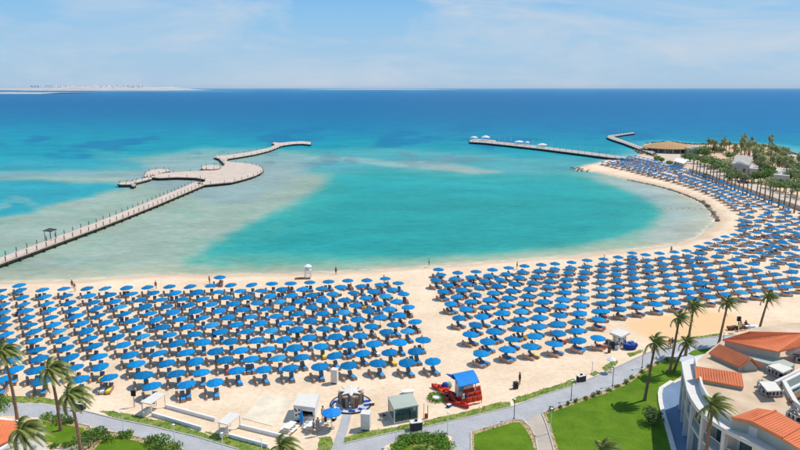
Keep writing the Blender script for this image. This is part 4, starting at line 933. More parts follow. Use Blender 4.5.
# vegetation of the headland
def bigtree(label, px, py, r, h, n, m, cat='tree', nm='leafy_tree', group='trees and bushes of the headland'):
    p = G(px, py); t = thing(nm, label, cat, (p.x, p.y, 0), 0, group); mb = MB()
    for k in range(7):
        a = rs.uniform(0,6.28); q = rs.uniform(0,.6)*r; leaves(mb, (p.x+q*math.cos(a), p.y+q*math.sin(a), h*rs.uniform(.5,.78)), (r*.5, r*.5, h*.27), n//7, .42, rng=rs)
    mb.build('crown', m, t); mb = MB(); mb.bar((p.x,p.y,0),(p.x,p.y,h*.6),.25,.14,6)
    for k in range(4): mb.bar((p.x,p.y,h*.35),(p.x+r*.4*math.cos(k*1.6),p.y+r*.4*math.sin(k*1.6),h*.7),.12,.06,5)
    mb.build('trunk', M_TRUNK, t)
bigtree('big round bright green tree rising behind the road of the headland', 698, 158, 6.5, 7.5, 900, M_LEAF)
bigtree('dark green tree right beside the big round one', 706, 158.5, 4, 5.5, 500, M_LEAFD)
kk = 0
for (x, y, r, h, m) in [(685,160.5,2.6,2.4,0),(690,161.5,2.6,2.6,1),(694,163.5,3,3,0),(700,164,3.2,3.2,1),(704,166.5,3.2,3,0),(709,166,3.2,3.6,1),(712,169,3.2,3.2,0),(716,168.5,3.4,3.8,1),(719,172,3.2,3.2,0),(724,171.5,3.6,4.2,2),(727,175.5,3.2,3,0),(731,178,3,2.6,0),(737,180.5,2.8,2.2,1),(754,182.5,3,3,1),(760,183,3.2,3.4,0),(766,184,3.6,4.6,0),(770,188,3,3,2),(776,190,3,2.6,0),(784,192,3.2,3.2,1),(792,194,3.6,3.6,0),(797,197,3.4,3.8,1),(801,190,4,5,1),(806,199,4,4,0),(657,161,1.6,1.6,1),(662,163,1.9,1.9,0),(670,166,1.9,1.9,0),(656.5,160.2,1.4,1.6,2),(730,160,3,3,0),(716,152,3,2.4,0),(722,153,3,2.2,1),(712,152.5,3,2.2,0),(729,180.5,2.4,2,0),(745,182,2.4,2,0),(705.5,178.2,1.2,1.4,0),(789,186,3,4.4,1),(798,183,3.4,5,1),(795,176,3,4,1),(760,172,3,3.6,1),(765,176,3,3.4,0),(771,176,2.8,3.2,1)]:
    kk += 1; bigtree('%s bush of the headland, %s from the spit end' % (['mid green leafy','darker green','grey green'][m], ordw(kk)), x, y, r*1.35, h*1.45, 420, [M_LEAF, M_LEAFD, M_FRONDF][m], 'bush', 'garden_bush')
# palms: fronds are sub-pixel here, one crown mesh in a few variants
FC = []
for k in range(4):
    mb = MB(); rr = random.Random(40 + k)
    for j in range(20): frond_mb(mb, j * 2.39996 + k, R(70 - 105 * j / 20), rr.uniform(2.1, 2.8), nl=6, lw=.9, rr=rr, wind=(.7,.1), width=.16)
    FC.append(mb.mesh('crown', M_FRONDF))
mb = MB(); mb.tube([(0,0,0),(.05,0,.35),(.02,0,.7),(0,0,1)], [.26,.22,.18,.17], 6); TRK = mb.mesh('trunk', M_TRUNK)
def farpalm(px, py, h, label, group, sc=1.0):
    p = G(px, py); t = thing('palm_tree', label, 'palm', (p.x, p.y, 0), rs.uniform(0,6.28) * 0, group)
    lean = rs.uniform(-.04,.08); o = inst(TRK, 'trunk', t, (0,0,0), 0, (1.0,1.0,h)); o.rotation_euler = (0, lean, 0)
    o = inst(rs.choice(FC), 'crown', t, (math.sin(lean)*h, 0, math.cos(lean)*h), 0, sc * rs.uniform(.85,1.15))
pl = smooth_poly(PP([(691,175.5),(706,180.5),(720,185.5),(735,191),(750,196.8),(765,202.6),(785,210),(800,215.5),(822,224)]), 30, False)
s = arc(pl); nP = 30
for i in range(nP):
    q = s[-1] * (i + rs.uniform(.25,.75)) / nP; j = max(k for k in range(len(s)) if s[k] <= q); p = pl[min(j, len(pl)-1)]
    px, py = PX(p.x, p.y, 0)
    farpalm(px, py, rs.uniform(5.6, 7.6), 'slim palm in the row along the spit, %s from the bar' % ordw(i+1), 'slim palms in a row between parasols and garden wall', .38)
hp = []
rr = random.Random(17)
clusters = [(712,154,5,3),(722,152,6,3),(738,156,7,5),(747,156,9,6),(757,160,10,7),(768,163,9,6),(779,160,7,5),(762,172,9,5),(753,168,6,5),(776,172,8,5),(788,176,6,5),(796,184,6,6),(770,150,6,3),(745,150,8,3),(785,168,5,4),(797,166,4,5)]
i = 0
for cx, cy, n, sp in clusters:
    for q in range(n):
        x = cx + rr.gauss(0, sp*.8); y = cy + rr.gauss(0, sp*.42)
        if y < 147.5 or (x > 776 and y < 153): continue
        if 729 < x < 753 and 163 < y < 178: continue
        i += 1; farpalm(x, y, rr.uniform(4.2, 8.2), 'palm of the headland grove, %s of the scattered ones' % ordw(i) if False else 'shaggy palm in the headland grove, %s counted from its western edge' % ordw(len(hp)+1), 'shaggy palms of the headland grove', rr.uniform(.65,1.0)); hp.append((x, y))
# umbrellas of straw and low walls on the far sand
for i, (px, py) in enumerate([(731,152),(735,154.5),(727,155.5),(740,152.5),(766,157),(772,160),(781,163),(777,166),(769,168),(783,173),(764,166),(790,171)]):
    b = G(px, py); t = thing('straw_parasol', 'straw parasol on the orange sand of the headland, %s from the west' % ordw(i+1), 'parasol', (b.x,b.y,0), 0, 'straw parasols on the headland')
    MB().lathe((b.x,b.y,2.0), [(1.6,0),(.8,.55),(.05,.95)], 10).build('canopy', M_THATCH, t); MB().bar((b.x,b.y,0),(b.x,b.y,2.1),.08,n=5).build('pole', M_WOOD, t)
# ---------------------------------------------------------------- far land and reefs on the horizon
M_FAR = mat('far_land', lin(176, 170, 164), 0.95, 0.14, 0.004)
def ridge(label, x0, x1, D, hs, depth):
    mb = MB(); n = len(hs); xs = [((x0 + (x1-x0)*i/(n-1)) - 400)/F * D for i in range(n)]; vs = []
    for i in range(n):
        vs += [(xs[i], D + 30*math.sin(i*1.7), -1), (xs[i], D + depth*.25, hs[i]*.8), (xs[i], D + depth*.5, hs[i]), (xs[i], D + depth, -1)]
    fs = []
    for i in range(n-1):
        for k in range(3): fs.append((4*i+k, 4*(i+1)+k, 4*(i+1)+k+1, 4*i+k+1))
    mb.add(vs, fs); o = mb.build('far_hills', M_FAR, smooth=True); tag(o, kind='structure')
rh_ = random.Random(4)
def prof(n, f): return [max(0.3, f(i/(n-1)) * (1 + .35*math.sin(i*2.1) * .4 + rh_.uniform(-.18,.18))) for i in range(n)]
ridge('', -260, 45, 4300, prof(60, lambda t: 3 + 5*math.sin(t*2.6)), 900)
ridge('', 18, 165, 9500, prof(70, lambda t: 80 * math.sin(math.pi*min(1,t*1.02))**.6 * (.8+.2*math.sin(t*9))), 3000)
ridge('', -200, 60, 12000, prof(50, lambda t: 34), 3000)
ridge('', 300, 460, 15000, prof(50, lambda t: 16*math.sin(math.pi*t)), 2500)
M_REEF = mat('far_shoal', lin(120, 178, 186), 0.9, 0.1, 0.01)
o = MB().prism([(-3400,7300),(-2400,7000),(-1900,7100),(-1800,7300),(-2300,7500),(-3400,7600)], -.24, -.2).build('far_shoal', M_REEF); tag(o, kind='structure')
# low town on the far shore: tiny pale blocks
mb = MB()
for i in range(170):
    x = rh_.uniform(40, 150); D = rh_.uniform(10300, 10900); X = (x-400)/F*D; s = rh_.uniform(14, 46); mb.box((X, D, rh_.uniform(52, 74)), (s, 20, rh_.uniform(8, 16)))
o = mb.build('far_town', mat('far_plaster', (.86,.84,.8), .9, .03, .01)); tag(o, 'pale low town scattered on the hazy far shore', 'town', None, 'stuff')
# ---------------------------------------------------------------- hotel wing with terracotta roofs, lower right
M_HW = mat('hotel_wall', lin(196, 198, 190), 0.85, 0.08, 0.6, 0.2, 8)
M_HG = mat('grey_green_render', lin(168, 172, 156), 0.85, 0.08, 0.5)
M_SCREED = mat('roof_screed', lin(196, 168, 136), 0.95, 0.16, 0.35, 0.4, 5, c2=lin(212, 186, 156))
M_FASC = mat('white_fascia', lin(208, 202, 192), 0.6, 0.04, 1)
M_RAIL = mat('grey_louvre', lin(122, 134, 140), 0.6, 0.1, 3)
def P2(px, z): return [G(x, y, z) for x, y in px]
def terracotta_slope(parent, pts, th=0.16, pitch_rows=0.26):
    """pts: four 3-D corners: eave a, eave b, ridge c, ridge d; rows of roof tiles run up the slope as real ribs"""
    a, b_, c, d = [Vector(p) for p in pts]
    n = (b_-a).cross(d-a).normalized()
    if n.z < 0: n = -n
    MB().slab([a, b_, c, d], th).build('roof_slope', M_TERR, parent)
    m = max(2, int((b_-a).length / pitch_rows)); mb = MB()
    for i in range(m + 1):
        t_ = i / m; p = a.lerp(b_, t_) + n*.01; q = d.lerp(c, t_) + n*.01; mb.bar(p, q, .03, n=4)
    tag(mb.build('tile_rows', M_TERR, parent), kind='stuff')
base = G(690, 400)
hotel = thing('hotel_wing', 'curved white hotel wing with balconies, sandy flat roof and orange tiled roof pieces', 'hotel', (base.x, base.y, 0))
LZ = 5.9
outer_px = [(681,362),(683.2,375),(686.7,391),(691,400),(697,409),(708.5,420),(725,430.5),(740,438),(755,445.5),(770,453.5),(792,466),(820,482)]
outer_w = P2(outer_px, LZ)
back_w = [G(900, 500, LZ), G(1000, 330, LZ), G(800, 324, LZ), G(757, 329, LZ), G(722, 342, LZ), G(706.7, 354, LZ)]
def inset(line, dd_):
    n = len(line); res = []
    for i in range(n):
        a = line[max(0,i-1)]; c = line[min(n-1,i+1)]; d = (c-a).normalized(); res.append(line[i] + Vector((-d.y, d.x, 0)) * dd_)
    return res
wall_w = inset(outer_w, 1.7); par_w = inset(outer_w, 1.45)
ctr = Vector((outer_w[4].x + 20, outer_w[4].y, 0))
MB().prism([(p.x,p.y) for p in wall_w + back_w], 0, LZ - .3, bottom=False).build('wall', M_HW, hotel)
MB().prism([(p.x,p.y) for p in outer_w + back_w], LZ - .28, LZ, bottom=True).build('eave_slab', M_FASC, hotel)
# parapet and roof deck behind it
deck_w = inset(outer_w, 1.6)
MB().prism([(p.x,p.y) for p in deck_w + back_w], LZ + .004, LZ + .25, bottom=False).build('roof_deck', M_SCREED, hotel)
o = strip('parapet', par_w, .22, LZ - .01, LZ + .85, M_FASC)
o.parent = hotel; o.location = (-hotel.location.x, -hotel.location.y, 0)
o = strip('shade_cornice', inset(outer_w, .12), .2, LZ + .003, LZ + .12, M_FASC); o.parent = hotel; o.location = (-hotel.location.x, -hotel.location.y, 0)
# first-floor balcony slab, columns, balconies, windows
MB().prism([(p.x,p.y) for p in inset(outer_w, .35)] + [(p.x,p.y) for p in wall_w[::-1]], 2.75, 3.0, bottom=True).build('balcony_slab', M_FASC, hotel)
dense = []
Ls = arc(outer_w)
def at_line(line, q):
    s_ = arc(line); q = min(q, s_[-1] - 1e-3); j = max(k for k in range(len(s_)) if s_[k] <= q); return line[j].lerp(line[j+1], (q - s_[j])/(s_[j+1]-s_[j]))
bay = 2.9; nb = int(Ls[-1] / bay)
ol = inset(outer_w, .45)
sO = arc(ol)[-1]; sW = arc(wall_w)[-1]
def wz(mb, l): mb.v = [(v[0]-l[0], v[1]-l[1], v[2]-l[2]) for v in mb.v]; return mb
for i in range(nb + 1):
    f = i / nb; p = at_line(ol, sO * f); p2 = at_line(ol, min(sO, sO*f + .1)); 
    an = math.atan2((p2-p).y, (p2-p).x) if (p2-p).length > 0 else 0
    MB().box((p.x, p.y, (LZ-.3)/2), (.42, .5, LZ-.3), an).build('column', M_FASC, hotel)
    pw = at_line(wall_w, sW * f)
    for z0, z1 in ((0, 2.75), (3.0, LZ-.3)): MB().slab([(p.x,p.y,z1),(pw.x,pw.y,z1),(pw.x+.01,pw.y+.12,z1),(p.x+.01,p.y+.12,z1)], z1-z0).build('party_wall', M_HW, hotel)
    if i == nb: continue
    a = at_line(wall_w, sW * (f + .12/nb)); b_ = at_line(wall_w, sW * (f + .88/nb)); d = (b_-a).normalized(); nr = Vector((d.y, -d.x, 0)); an = math.atan2(d.y, d.x)
    for z0 in (0.1, 3.05):
        c_ = (a+b_)/2 + nr*.03
        wdw = MB().box((c_.x, c_.y, z0+1.15), ((b_-a).length, .08, 2.2), an).build('window', M_DARK, hotel)
        for q in (-1, 1):
            cc = c_ + d*q*(b_-a).length*.235 + nr*.05
            wz(MB().box((cc.x, cc.y, z0+1.15), ((b_-a).length*.44, .06, 2.05), an), hotel.location).build('pane', M_GLASS, wdw, world=False)
    a = at_line(ol, sO * (f + .06/nb)); b_ = at_line(ol, sO * (f + .94/nb)); d = (b_-a); L_ = d.length; d.normalize(); an = math.atan2(d.y, d.x)
    c_ = (a+b_)/2; rail = MB().box((c_.x, c_.y, 4.0), (L_, .07, .08), an).build('balcony_rail', M_FASC, hotel)
    for k in range(5):
        wz(MB().box((c_.x, c_.y, 3.15 + k*.17), (L_, .05, .12), an), hotel.location).build('slat', M_RAIL, rail, world=False)
# --- roof pieces
def wallprism(parent, line, z0, z1s, name='gable_wall', m=None, th=.2):
    mb = MB()
    for i in range(len(line)-1):
        a, b_ = line[i], line[i+1]; mb.add([(a.x,a.y,z0),(b_.x,b_.y,z0),(b_.x,b_.y,z1s[i+1]),(a.x,a.y,z1s[i])], [(0,1,2,3)])
        d = (b_-a).normalized(); q = Vector((-d.y,d.x,0))*th
        mb.add([(a.x+q.x,a.y+q.y,z0),(b_.x+q.x,b_.y+q.y,z0),(b_.x+q.x,b_.y+q.y,z1s[i+1]),(a.x+q.x,a.y+q.y,z1s[i])], [(3,2,1,0)])
    mb.build(name, m or M_HG, parent)
RZ = LZ + .25
# slab 1: gable roof
e1, e2 = G(708.8,352.9,RZ+.55), G(741.3,367.3,RZ+.55); r1, r2 = G(720,344.2,RZ+1.6), G(751.8,358,RZ+1.6); f2 = r2 + (r2 - e2); f2.z = RZ+.55; f1 = r1 + (r1 - e1); f1.z = RZ+.55
rt = hotel
terracotta_slope(rt, [e1, e2, r2, r1]); terracotta_slope(rt, [f2, f1, r1 + Vector((0,0,.004)), r2 + Vector((0,0,.004))])
def inn(p, q, k): v = p.lerp(q, k); v.z = p.z; return v
wallprism(rt, [inn(e1,f1,.1), inn(e2,f2,.1)], RZ, [RZ+.5, RZ+.5]); mb = MB()
g = Vector((-.25,.1,0)); mb.add([e2+g+Vector((0,0,-.12)), f2+g+Vector((0,0,-.12)), r2+g+Vector((0,0,-.12)), (e2.x+g.x,e2.y+g.y,RZ), (f2.x+g.x,f2.y+g.y,RZ)], [(0,1,2),(3,4,1,0)]); mb.build('gable_end', M_HG, rt)
# slab 2: lean-to
a, b_, c, d = G(696,378.2,RZ+.45), G(743.6,387,RZ+.45), G(741.2,372.9,RZ+1.25), G(694.8,366,RZ+1.25)
terracotta_slope(rt, [a, b_, c, d]); wallprism(rt, [inn(a,d,.08), inn(b_,c,.08)], RZ, [RZ+.4, RZ+.4]); wallprism(rt, [c, d], RZ, [RZ+1.1, RZ+1.1]); wallprism(rt, [inn(b_,c,.08), c], RZ, [RZ+.35, RZ+1.1])
# slab 3: big hipped roof over the grey-green block at the back
n1, n2 = G(722.7,339.6,RZ+2.0), G(778,351.5,RZ+2.0); k1, k2 = G(750,331.5,RZ+3.1), G(801,344,RZ+2.0)
k3 = G(806,333,RZ+3.1)
terracotta_slope(rt, [n1, n2, k3, k1]); terracotta_slope(rt, [n2 + Vector((0,0,.004)), G(860,333,RZ+2.0), G(850,326,RZ+3.1), k3 + Vector((0,0,.004))])
far1 = k1 + (k1-n1)*1.2; far1.z = RZ+2.0; far2 = k3 + (k3-n2)*.8; far2.z = RZ+2.0
terracotta_slope(rt, [far2, far1, k1 + Vector((0,0,.008)), k3 + Vector((0,0,.008))])
w1, w2 = inn(n1,far1,.04), inn(n2,far2,.05)
wallprism(rt, [w1, w2], RZ-.2, [RZ+1.85, RZ+1.85], 'back_block_wall')
MB().slab([G(724,346,RZ+.9), G(778,357,RZ+.9), G(795,364,RZ+.9), G(787,370,RZ+.9), G(770,364.5,RZ+.9), G(752,359,RZ+.9)], .9).build('lower_roof', M_HG, rt)
# slab 4: zigzag roof over the front block
T4 = RZ + 1.05
A0, A1, A2, A3 = G(731.7,417.7,T4), G(758.7,408.2,T4+.5), G(776,411,T4+.7), G(751,421.6,T4+.1)
terracotta_slope(rt, [A3, A0, A1, A2])
B0, B1, B2, B3 = G(751,421.6,T4+.1), G(776,411,T4+.7), G(803,426,T4+.7), G(782,438,T4+.1)
terracotta_slope(rt, [B3 + Vector((0,0,.01)), B0 + Vector((0,0,.01)), B1 + Vector((0,0,.01)), B2 + Vector((0,0,.01))])
C0, C1, C2 = G(782,438,T4+.1), G(803,426,T4+.7), G(850,445,T4+.7)
terracotta_slope(rt, [G(812,456,T4+.1), C0, C1, C2])
for p, q in ((A3, A2), (B3, B2), (A0, A3), (B0, B3)):
    MB().bar(p + Vector((0,0,.06)), q + Vector((0,0,.06)), .1, n=6).build('ridge_cap', M_TERR, rt)
sh = Vector((.18,.25,0))
wallprism(rt, [A0+sh, A3+sh, B3+sh, G(812,456,T4+.1)+sh], LZ-.2, [T4-.15, T4-.08, T4-.08, T4-.1], 'front_block_wall')
# atrium with white rim
rim = P2([(784,381.5),(800,373.5),(830,360),(850,392),(806,411),(795,401)], RZ+.45)
o = strip('atrium_rim', rim, .45, RZ-.05, RZ+.55, M_FASC, closed=True); o.parent = hotel; o.location = (-hotel.location.x, -hotel.location.y, 0)
M_AT = mat('atrium_floor', lin(104, 118, 108), .7, .2, .8)
MB().prism([(p.x,p.y) for p in rim], RZ+.004, RZ+.06).build('atrium_floor', M_AT, hotel)
MB().slab([G(789,397,RZ+.5), G(801,390,RZ+.5), G(804,394,RZ+.5), G(791,401,RZ+.5)], .3).build('atrium_beam', M_WOOD, hotel)
MB().slab([G(787,389,RZ+.52), G(801,382,RZ+.52), G(802,384,RZ+.52), G(788,391,RZ+.52)], .2).build('atrium_beam', M_FASC, hotel)
o = strip('roof_walk_wall', P2([(775,384),(800,371.5),(830,357)], RZ+.4), .3, RZ-.02, RZ+.7, M_FASC); o.parent = hotel; o.location = (-hotel.location.x, -hotel.location.y, 0)
o = strip('roof_duct', P2([(778,361),(785,366),(797,375)], RZ+.3), .5, RZ-.02, RZ+.4, M_FASC) if False else None
mb = MB(); q0 = P2([(783,350),(797,343),(806,339)], RZ+.8)
for i in range(len(q0)-1): mb.bar(q0[i]+Vector((0,-1.0,0)), q0[i+1]+Vector((0,-1.0,0)), .3, n=8)
mb.build('roof_duct', M_WHITE2, hotel)
# rooftop cooling units: each can be lifted off the roof
M_CASE = mat('unit_casing', lin(176,172,164), .6, .1, 2)
def unit(px, py, lb, s=.78):
    p = G(px, py, RZ); t = thing('cooling_unit', lb, 'air conditioner', (p.x, p.y, RZ + .002), R(-24), 'cooling units on the hotel roof')
    b = MB(); b.box((0,0,.45*s), (.95*s,.55*s,.8*s)); b.build('casing', M_CASE, t, world=False)
    b = MB(); b.bar((0,-.28*s,.5*s), (0,-.31*s,.5*s), .28*s, n=10); b.build('fan', M_BLACK, t, world=False)
    b = MB(); b.box((0,0,.87*s), (.7*s,.35*s,.04)); b.build('grille', M_DARK, t, world=False)
for i, (x, y) in enumerate([(762,391),(764.5,394.3),(760.8,387),(768,395.8),(771.8,396),(775.5,396),(779,395.6)]): unit(x, y, 'white cooling unit beside the pale roof canopy, %s from the west' % ordw(i+1))
for i, (x, y) in enumerate([(770,373.2),(773.5,374.8),(777,376.4),(780.5,378)]): unit(x, y, 'white cooling unit beneath the white slab canopy, %s from the west' % ordw(i+1))
for i, (x, y) in enumerate([(790,418),(794,420.3),(798,422.6),(793,415)]): unit(x, y, 'white cooling unit behind the zigzag orange roof, %s of four' % ordw(i+1))
for i, (x, y) in enumerate([(796,360),(799,362.5)]): unit(x, y, 'white cooling unit at the roof edge behind the grey block, %s of two' % ordw(i+1))
t = thing('roof_canopy', 'pale square canopy over cooling units in the middle of the sandy roof', 'canopy', tuple(G(768,388,RZ)))
MB().slab([G(758.8,381,RZ+1.1), G(775,381.5,RZ+1.1), G(781.5,390.5,RZ+1.1), G(767.5,391.2,RZ+1.1)], .12).build('roof_panel', M_ROOFW, t)
for x, y in ((761,388),(779.5,396.5),(768.5,397.6)): q = G(x, y, RZ); MB().bar((q.x,q.y,RZ+.002), (q.x,q.y,RZ+1.0), .05).build('post', M_STEEL, t)
t = thing('roof_canopy', 'white slab canopy between the grey block and the atrium', 'canopy', tuple(G(778,370,RZ)))
MB().slab([G(768,365.3,RZ+1.2), G(779,363.2,RZ+1.2), G(793,368.2,RZ+1.2), G(783,372.6,RZ+1.2)], .14).build('roof_panel', M_ROOFW, t)
for x, y in ((769,373),(783,380),(791,376)): q = G(x, y, RZ); MB().bar((q.x,q.y,RZ+.002), (q.x,q.y,RZ+1.1), .05).build('post', M_STEEL, t)
# ---------------------------------------------------------------- white walled house, lower left
t = thing('garden_house', 'white walled house with orange tiled roof behind the palms at the near corner', 'house', tuple(G(20,440,0)))
HZ = 3.6
hw = P2([(-40,470),(0,448.5),(43,424.3),(34,420),(0,414),(-50,410)], HZ)
MB().prism([(p.x,p.y) for p in hw], 0, HZ-.35, bottom=False).build('wall', M_WHITE, t)
o = strip('parapet', [hw[0],hw[1],hw[2]], .28, HZ-.36, HZ+.02, M_WHITE); o.parent = t; o.location = (-t.location.x,-t.location.y,0)
tv = [G(-42,464,HZ+.1), G(8,440.5,HZ+.1), G(24,421.5,HZ+.7), G(-40,416,HZ+.9)]
terracotta_slope(t, [tv[0], tv[1], tv[2], tv[3]])
terracotta_slope(t, [G(-3,441.5,HZ+.0), G(36,423.5,HZ-.1), G(33,420.5,HZ+.1), G(13,424.5,HZ+.7)]) if False else None
# ---------------------------------------------------------------- white kiosk with counter
def box_kiosk(name, label, cat, roof_px, z, wallm, roofm, th=.22, openings=True, inset_k=.9):
    rp4 = [G(x, y, z) for x, y in roof_px]; c = sum(rp4, Vector((0,0,0)))/len(rp4)
    t = thing(name, label, cat, (c.x, c.y, 0)); MB().slab(rp4, th).build('roof', roofm, t)
    w_ = [Vector((c.x + (p.x-c.x)*inset_k, c.y + (p.y-c.y)*inset_k, 0)) for p in rp4]
    return t, w_, c
t, kw, c = box_kiosk('beach_kiosk', 'white beach kiosk with flat roof and open counter', 'kiosk', [(298.3,393.3),(319.4,394.4),(315,407.8),(293.3,405)], 1.9, M_WHITE, M_ROOFW, .36, inset_k=.96)
# walls: kw order: far-left, far-right, near-right, near-left
def wallseg(parent, a, b_, z0, z1, m, name='wall', th=.12):
    d = (b_-a).normalized(); n_ = Vector((-d.y, d.x, 0))*th
    return MB().prism([(a.x,a.y),(b_.x,b_.y),(b_.x+n_.x,b_.y+n_.y),(a.x+n_.x,a.y+n_.y)], z0, z1).build(name, m, parent)
wallseg(t, kw[0], kw[1], 0, 1.53, M_WHITE, th=-.12); wallseg(t, kw[1], kw[2], 0, 1.53, M_WHITE, th=-.12); wallseg(t, kw[3], kw[0], 0, 1.53, M_WHITE, th=-.12)
a, b_ = kw[3], kw[2]
wallseg(t, a, a.lerp(b_, .38), 0, 1.53, M_WHITE, 'front_panel'); wallseg(t, a.lerp(b_,.38), a.lerp(b_,.9), 0, .8, M_WHITE, 'counter'); wallseg(t, a.lerp(b_,.9), b_, 0, 1.53, M_WHITE, 'front_panel'); wallseg(t, a.lerp(b_,.38), a.lerp(b_,.9), 1.32, 1.53, M_WHITE, 'lintel')
p = a.lerp(b_, .64); MB().box((p.x, p.y+.02, .84), (1.7, .5, .06)).build('counter_top', M_WOOD, t); MB().box((p.x+.1, p.y+1.0, 1.05), (1.5, .3, .5)).build('shelf', M_WOOD, t)
for q, z in ((.1,1.2),(.1,.7),(.25,1.35),(.24,.85),(.04,1.38)):
    p = a.lerp(b_, q); MB().box((p.x, p.y-.03, z), (.2,.06,.16)).build('vent', M_BLACK, t)
def folded_parasol(label, px, py, h=2.2, m=None):
    b = G(px, py); t = thing('folded_parasol', label, 'parasol', (b.x,b.y,0)); MB().lathe((b.x,b.y,0), [(.04,0),(.04,h*.25),(.26,h*.27),(.2,h*.5),(.1,h*.85),(.03,h)], 8).build('canopy', m or M_BLUEC, t); MB().lathe((b.x,b.y,0), [(.25,0),(.25,.1),(0,.1)], 10).build('base', M_BASE, t)
folded_parasol('folded blue parasol standing at the counter of the white kiosk', 301.8, 425.5, 2.0)
# open parasol by the kiosk
def open_parasol(label, px, py, r, z, m, grp=None, name='parasol'):
    p = G(px, py, z); t = thing(name, label, 'parasol', (p.x,p.y,0), 0, grp); b = MB(); canopy_mb(b, (0,0,z-.15), r, .32); b.build('canopy', m, t, world=False)
    b = MB(); b.bar((0,0,0),(0,0,z+.15),.035); b.build('pole', M_POLE, t, world=False); b = MB(); b.lathe((0,0,0),[(.3,0),(.3,.1),(0,.1)],10); b.build('base', M_BASE, t, world=False)
open_parasol('single blue parasol standing beside the white kiosk', 331.6, 411, 1.1, 2.1, M_BLUEC)
open_parasol('white parasol by the grass verge near the lattice kiosk', 611.5, 358.2, .6, 2.0, M_WHITE)
def bench_table(label, px, py, rz, m=M_WHITE):
    p = G(px, py); t = thing('picnic_table', label, 'table', (p.x,p.y,0), rz, 'white picnic tables at the kiosk')
    for nme, c_, d_ in (('table_top',(0,0,.74),(.8,1.6,.05)),('bench_seat',(-.68,0,.45),(.28,1.6,.05)),('bench_seat',(.68,0,.45),(.28,1.6,.05)),('crossbar',(0,-.6,.4),(1.5,.07,.08)),('crossbar',(0,.6,.4),(1.5,.07,.08))):
        b = MB(); b.box(c_, d_); b.build(nme, m, t, world=False)
    for sx in (-1,1):
        for sy in (-.6,.6): b = MB(); b.bar((sx*.5,sy,0),(sx*.22,sy,.72),.04,n=4); b.build('leg', m, t, world=False)
bench_table('white picnic table left of the folded parasol in front of the white kiosk', 290, 431, R(-22)); bench_table('white picnic table in front of the kiosk corner nearest the paved path', 313, 429.5, R(-20))
# notice stand by kiosk
def pole_sign(name, label, px, py, h, w_, hh, m, cat='sign', pm=M_STEEL):
    b = G(px, py); t = thing(name, label, cat, (b.x,b.y,0)); MB().bar((b.x,b.y,0),(b.x,b.y,h-hh),.05).build('post', pm, t); MB().box((b.x,b.y,h-hh/2),(w_,.1,hh)).build('panel', m, t)
pole_sign('notice_board', 'dark notice board on a post between the near parasols and the shade canopy', 134.5, 407, 2.1, .55, .7, M_BLACK)
pole_sign('notice_board', 'grey upright board beside the east corner of the white kiosk', 317.8, 436, 1.9, .45, 1.2, M_STEEL)
# ---------------------------------------------------------------- shower rotunda
c = G(351, 404.3); t = thing('shower_rotunda', 'round shower pavilion with white star roof and stone cabins', 'pavilion', (c.x, c.y, 0))
M_STONE = mat('stone_cladding', lin(158, 140, 120), .9, .25, 3, .5, 12)
MB().lathe((c.x,c.y,0), [(2.35,0),(2.35,.1),(2.2,.12),(0,.12)], 28).build('paved_ring', M_PLAZA, t)
rg = [Vector((c.x+2.42*math.cos(a), c.y+2.42*math.sin(a), 0)) for a in np.arange(0, 6.283, 6.2832/28)]
o = strip('rim', rg, .12, 0, .17, M_DARK, closed=True); o.parent = t; o.location = (-c.x,-c.y,0)
for i in range(6):
    a = R(30 + 60*i + 30); x, y = c.x+1.12*math.cos(a), c.y+1.12*math.sin(a)
    cb = MB().lathe((x,y,.12), [(.36,0),(.36,1.35),(.4,1.37),(.4,1.46),(0,1.46)], 8).build('cabin', M_STONE, t)
    b = MB(); b.box((x+.37*math.cos(a)-c.x, y+.37*math.sin(a)-c.y, .8), (.06,.4,1.1), a); b.build('door', M_DARK if i % 2 else M_WOOD, cb, world=False)
star = []
for i in range(16):
    a = 6.2832*i/16 + .1; r = 1.55 if i % 2 == 0 else .78; star.append((c.x + r*math.cos(a), c.y + r*math.sin(a), 1.86 if i % 2 == 0 else 1.84))
mb = MB(); vs = [(c.x,c.y,1.92)] + star + [(p[0],p[1],p[2]-.1) for p in star]; fs = [(0,1+i,1+(i+1)%16) for i in range(16)] + [(1+i,17+i,17+(i+1)%16,1+(i+1)%16) for i in range(16)]; mb.add(vs, fs); mb.build('star_roof', M_ROOFW, t)
MB().bar((c.x,c.y,.12),(c.x,c.y,1.85),.12,n=8).build('centre_post', M_WHITE2, t)
for i, (dx, dy, rz) in enumerate([(-1.75,-1.1,.3),(-2.0,.2,1.4),(1.3,-1.5,-.5),(.25,-1.95,0),(1.95,-.45,.2),(1.85,.5,.3)]):
    o = MB().box((c.x+dx, c.y+dy, .16), (.75,.42,.06), rz).build('foot_mat', M_NAVY); tag(o, 'blue mat on the white ring of the shower pavilion, %s round from the west' % ordw(i+1), 'mat', 'blue mats round the shower pavilion')
# changing booths
def booth(label, px, py, w_, h_, rz):
    p = G(px, py); t = thing('changing_booth', label, 'booth', (p.x,p.y,0), rz)
    for nme, c_, d_ in (('side_panel',(-w_/2,0,h_/2),(.05,w_,h_)),('side_panel',(w_/2,0,h_/2),(.05,w_,h_)),('front_panel',(0,-w_/2,h_/2+.1),(w_-.06,.05,h_-.2)),('back_panel',(0,w_/2,h_/2),(w_-.06,.05,h_)),('roof',(0,0,h_+.03),(w_+.1,w_+.1,.05))):
        b = MB(); b.box(c_, d_); b.build(nme, M_WHITE2, t, world=False)
booth('tall pale changing booth standing just north of the shower pavilion', 334.8, 383, .75, 1.9, R(-12)); booth('pale changing booth between the shower pavilion and the glass kiosk', 366, 429, .95, 2.0, R(-8))
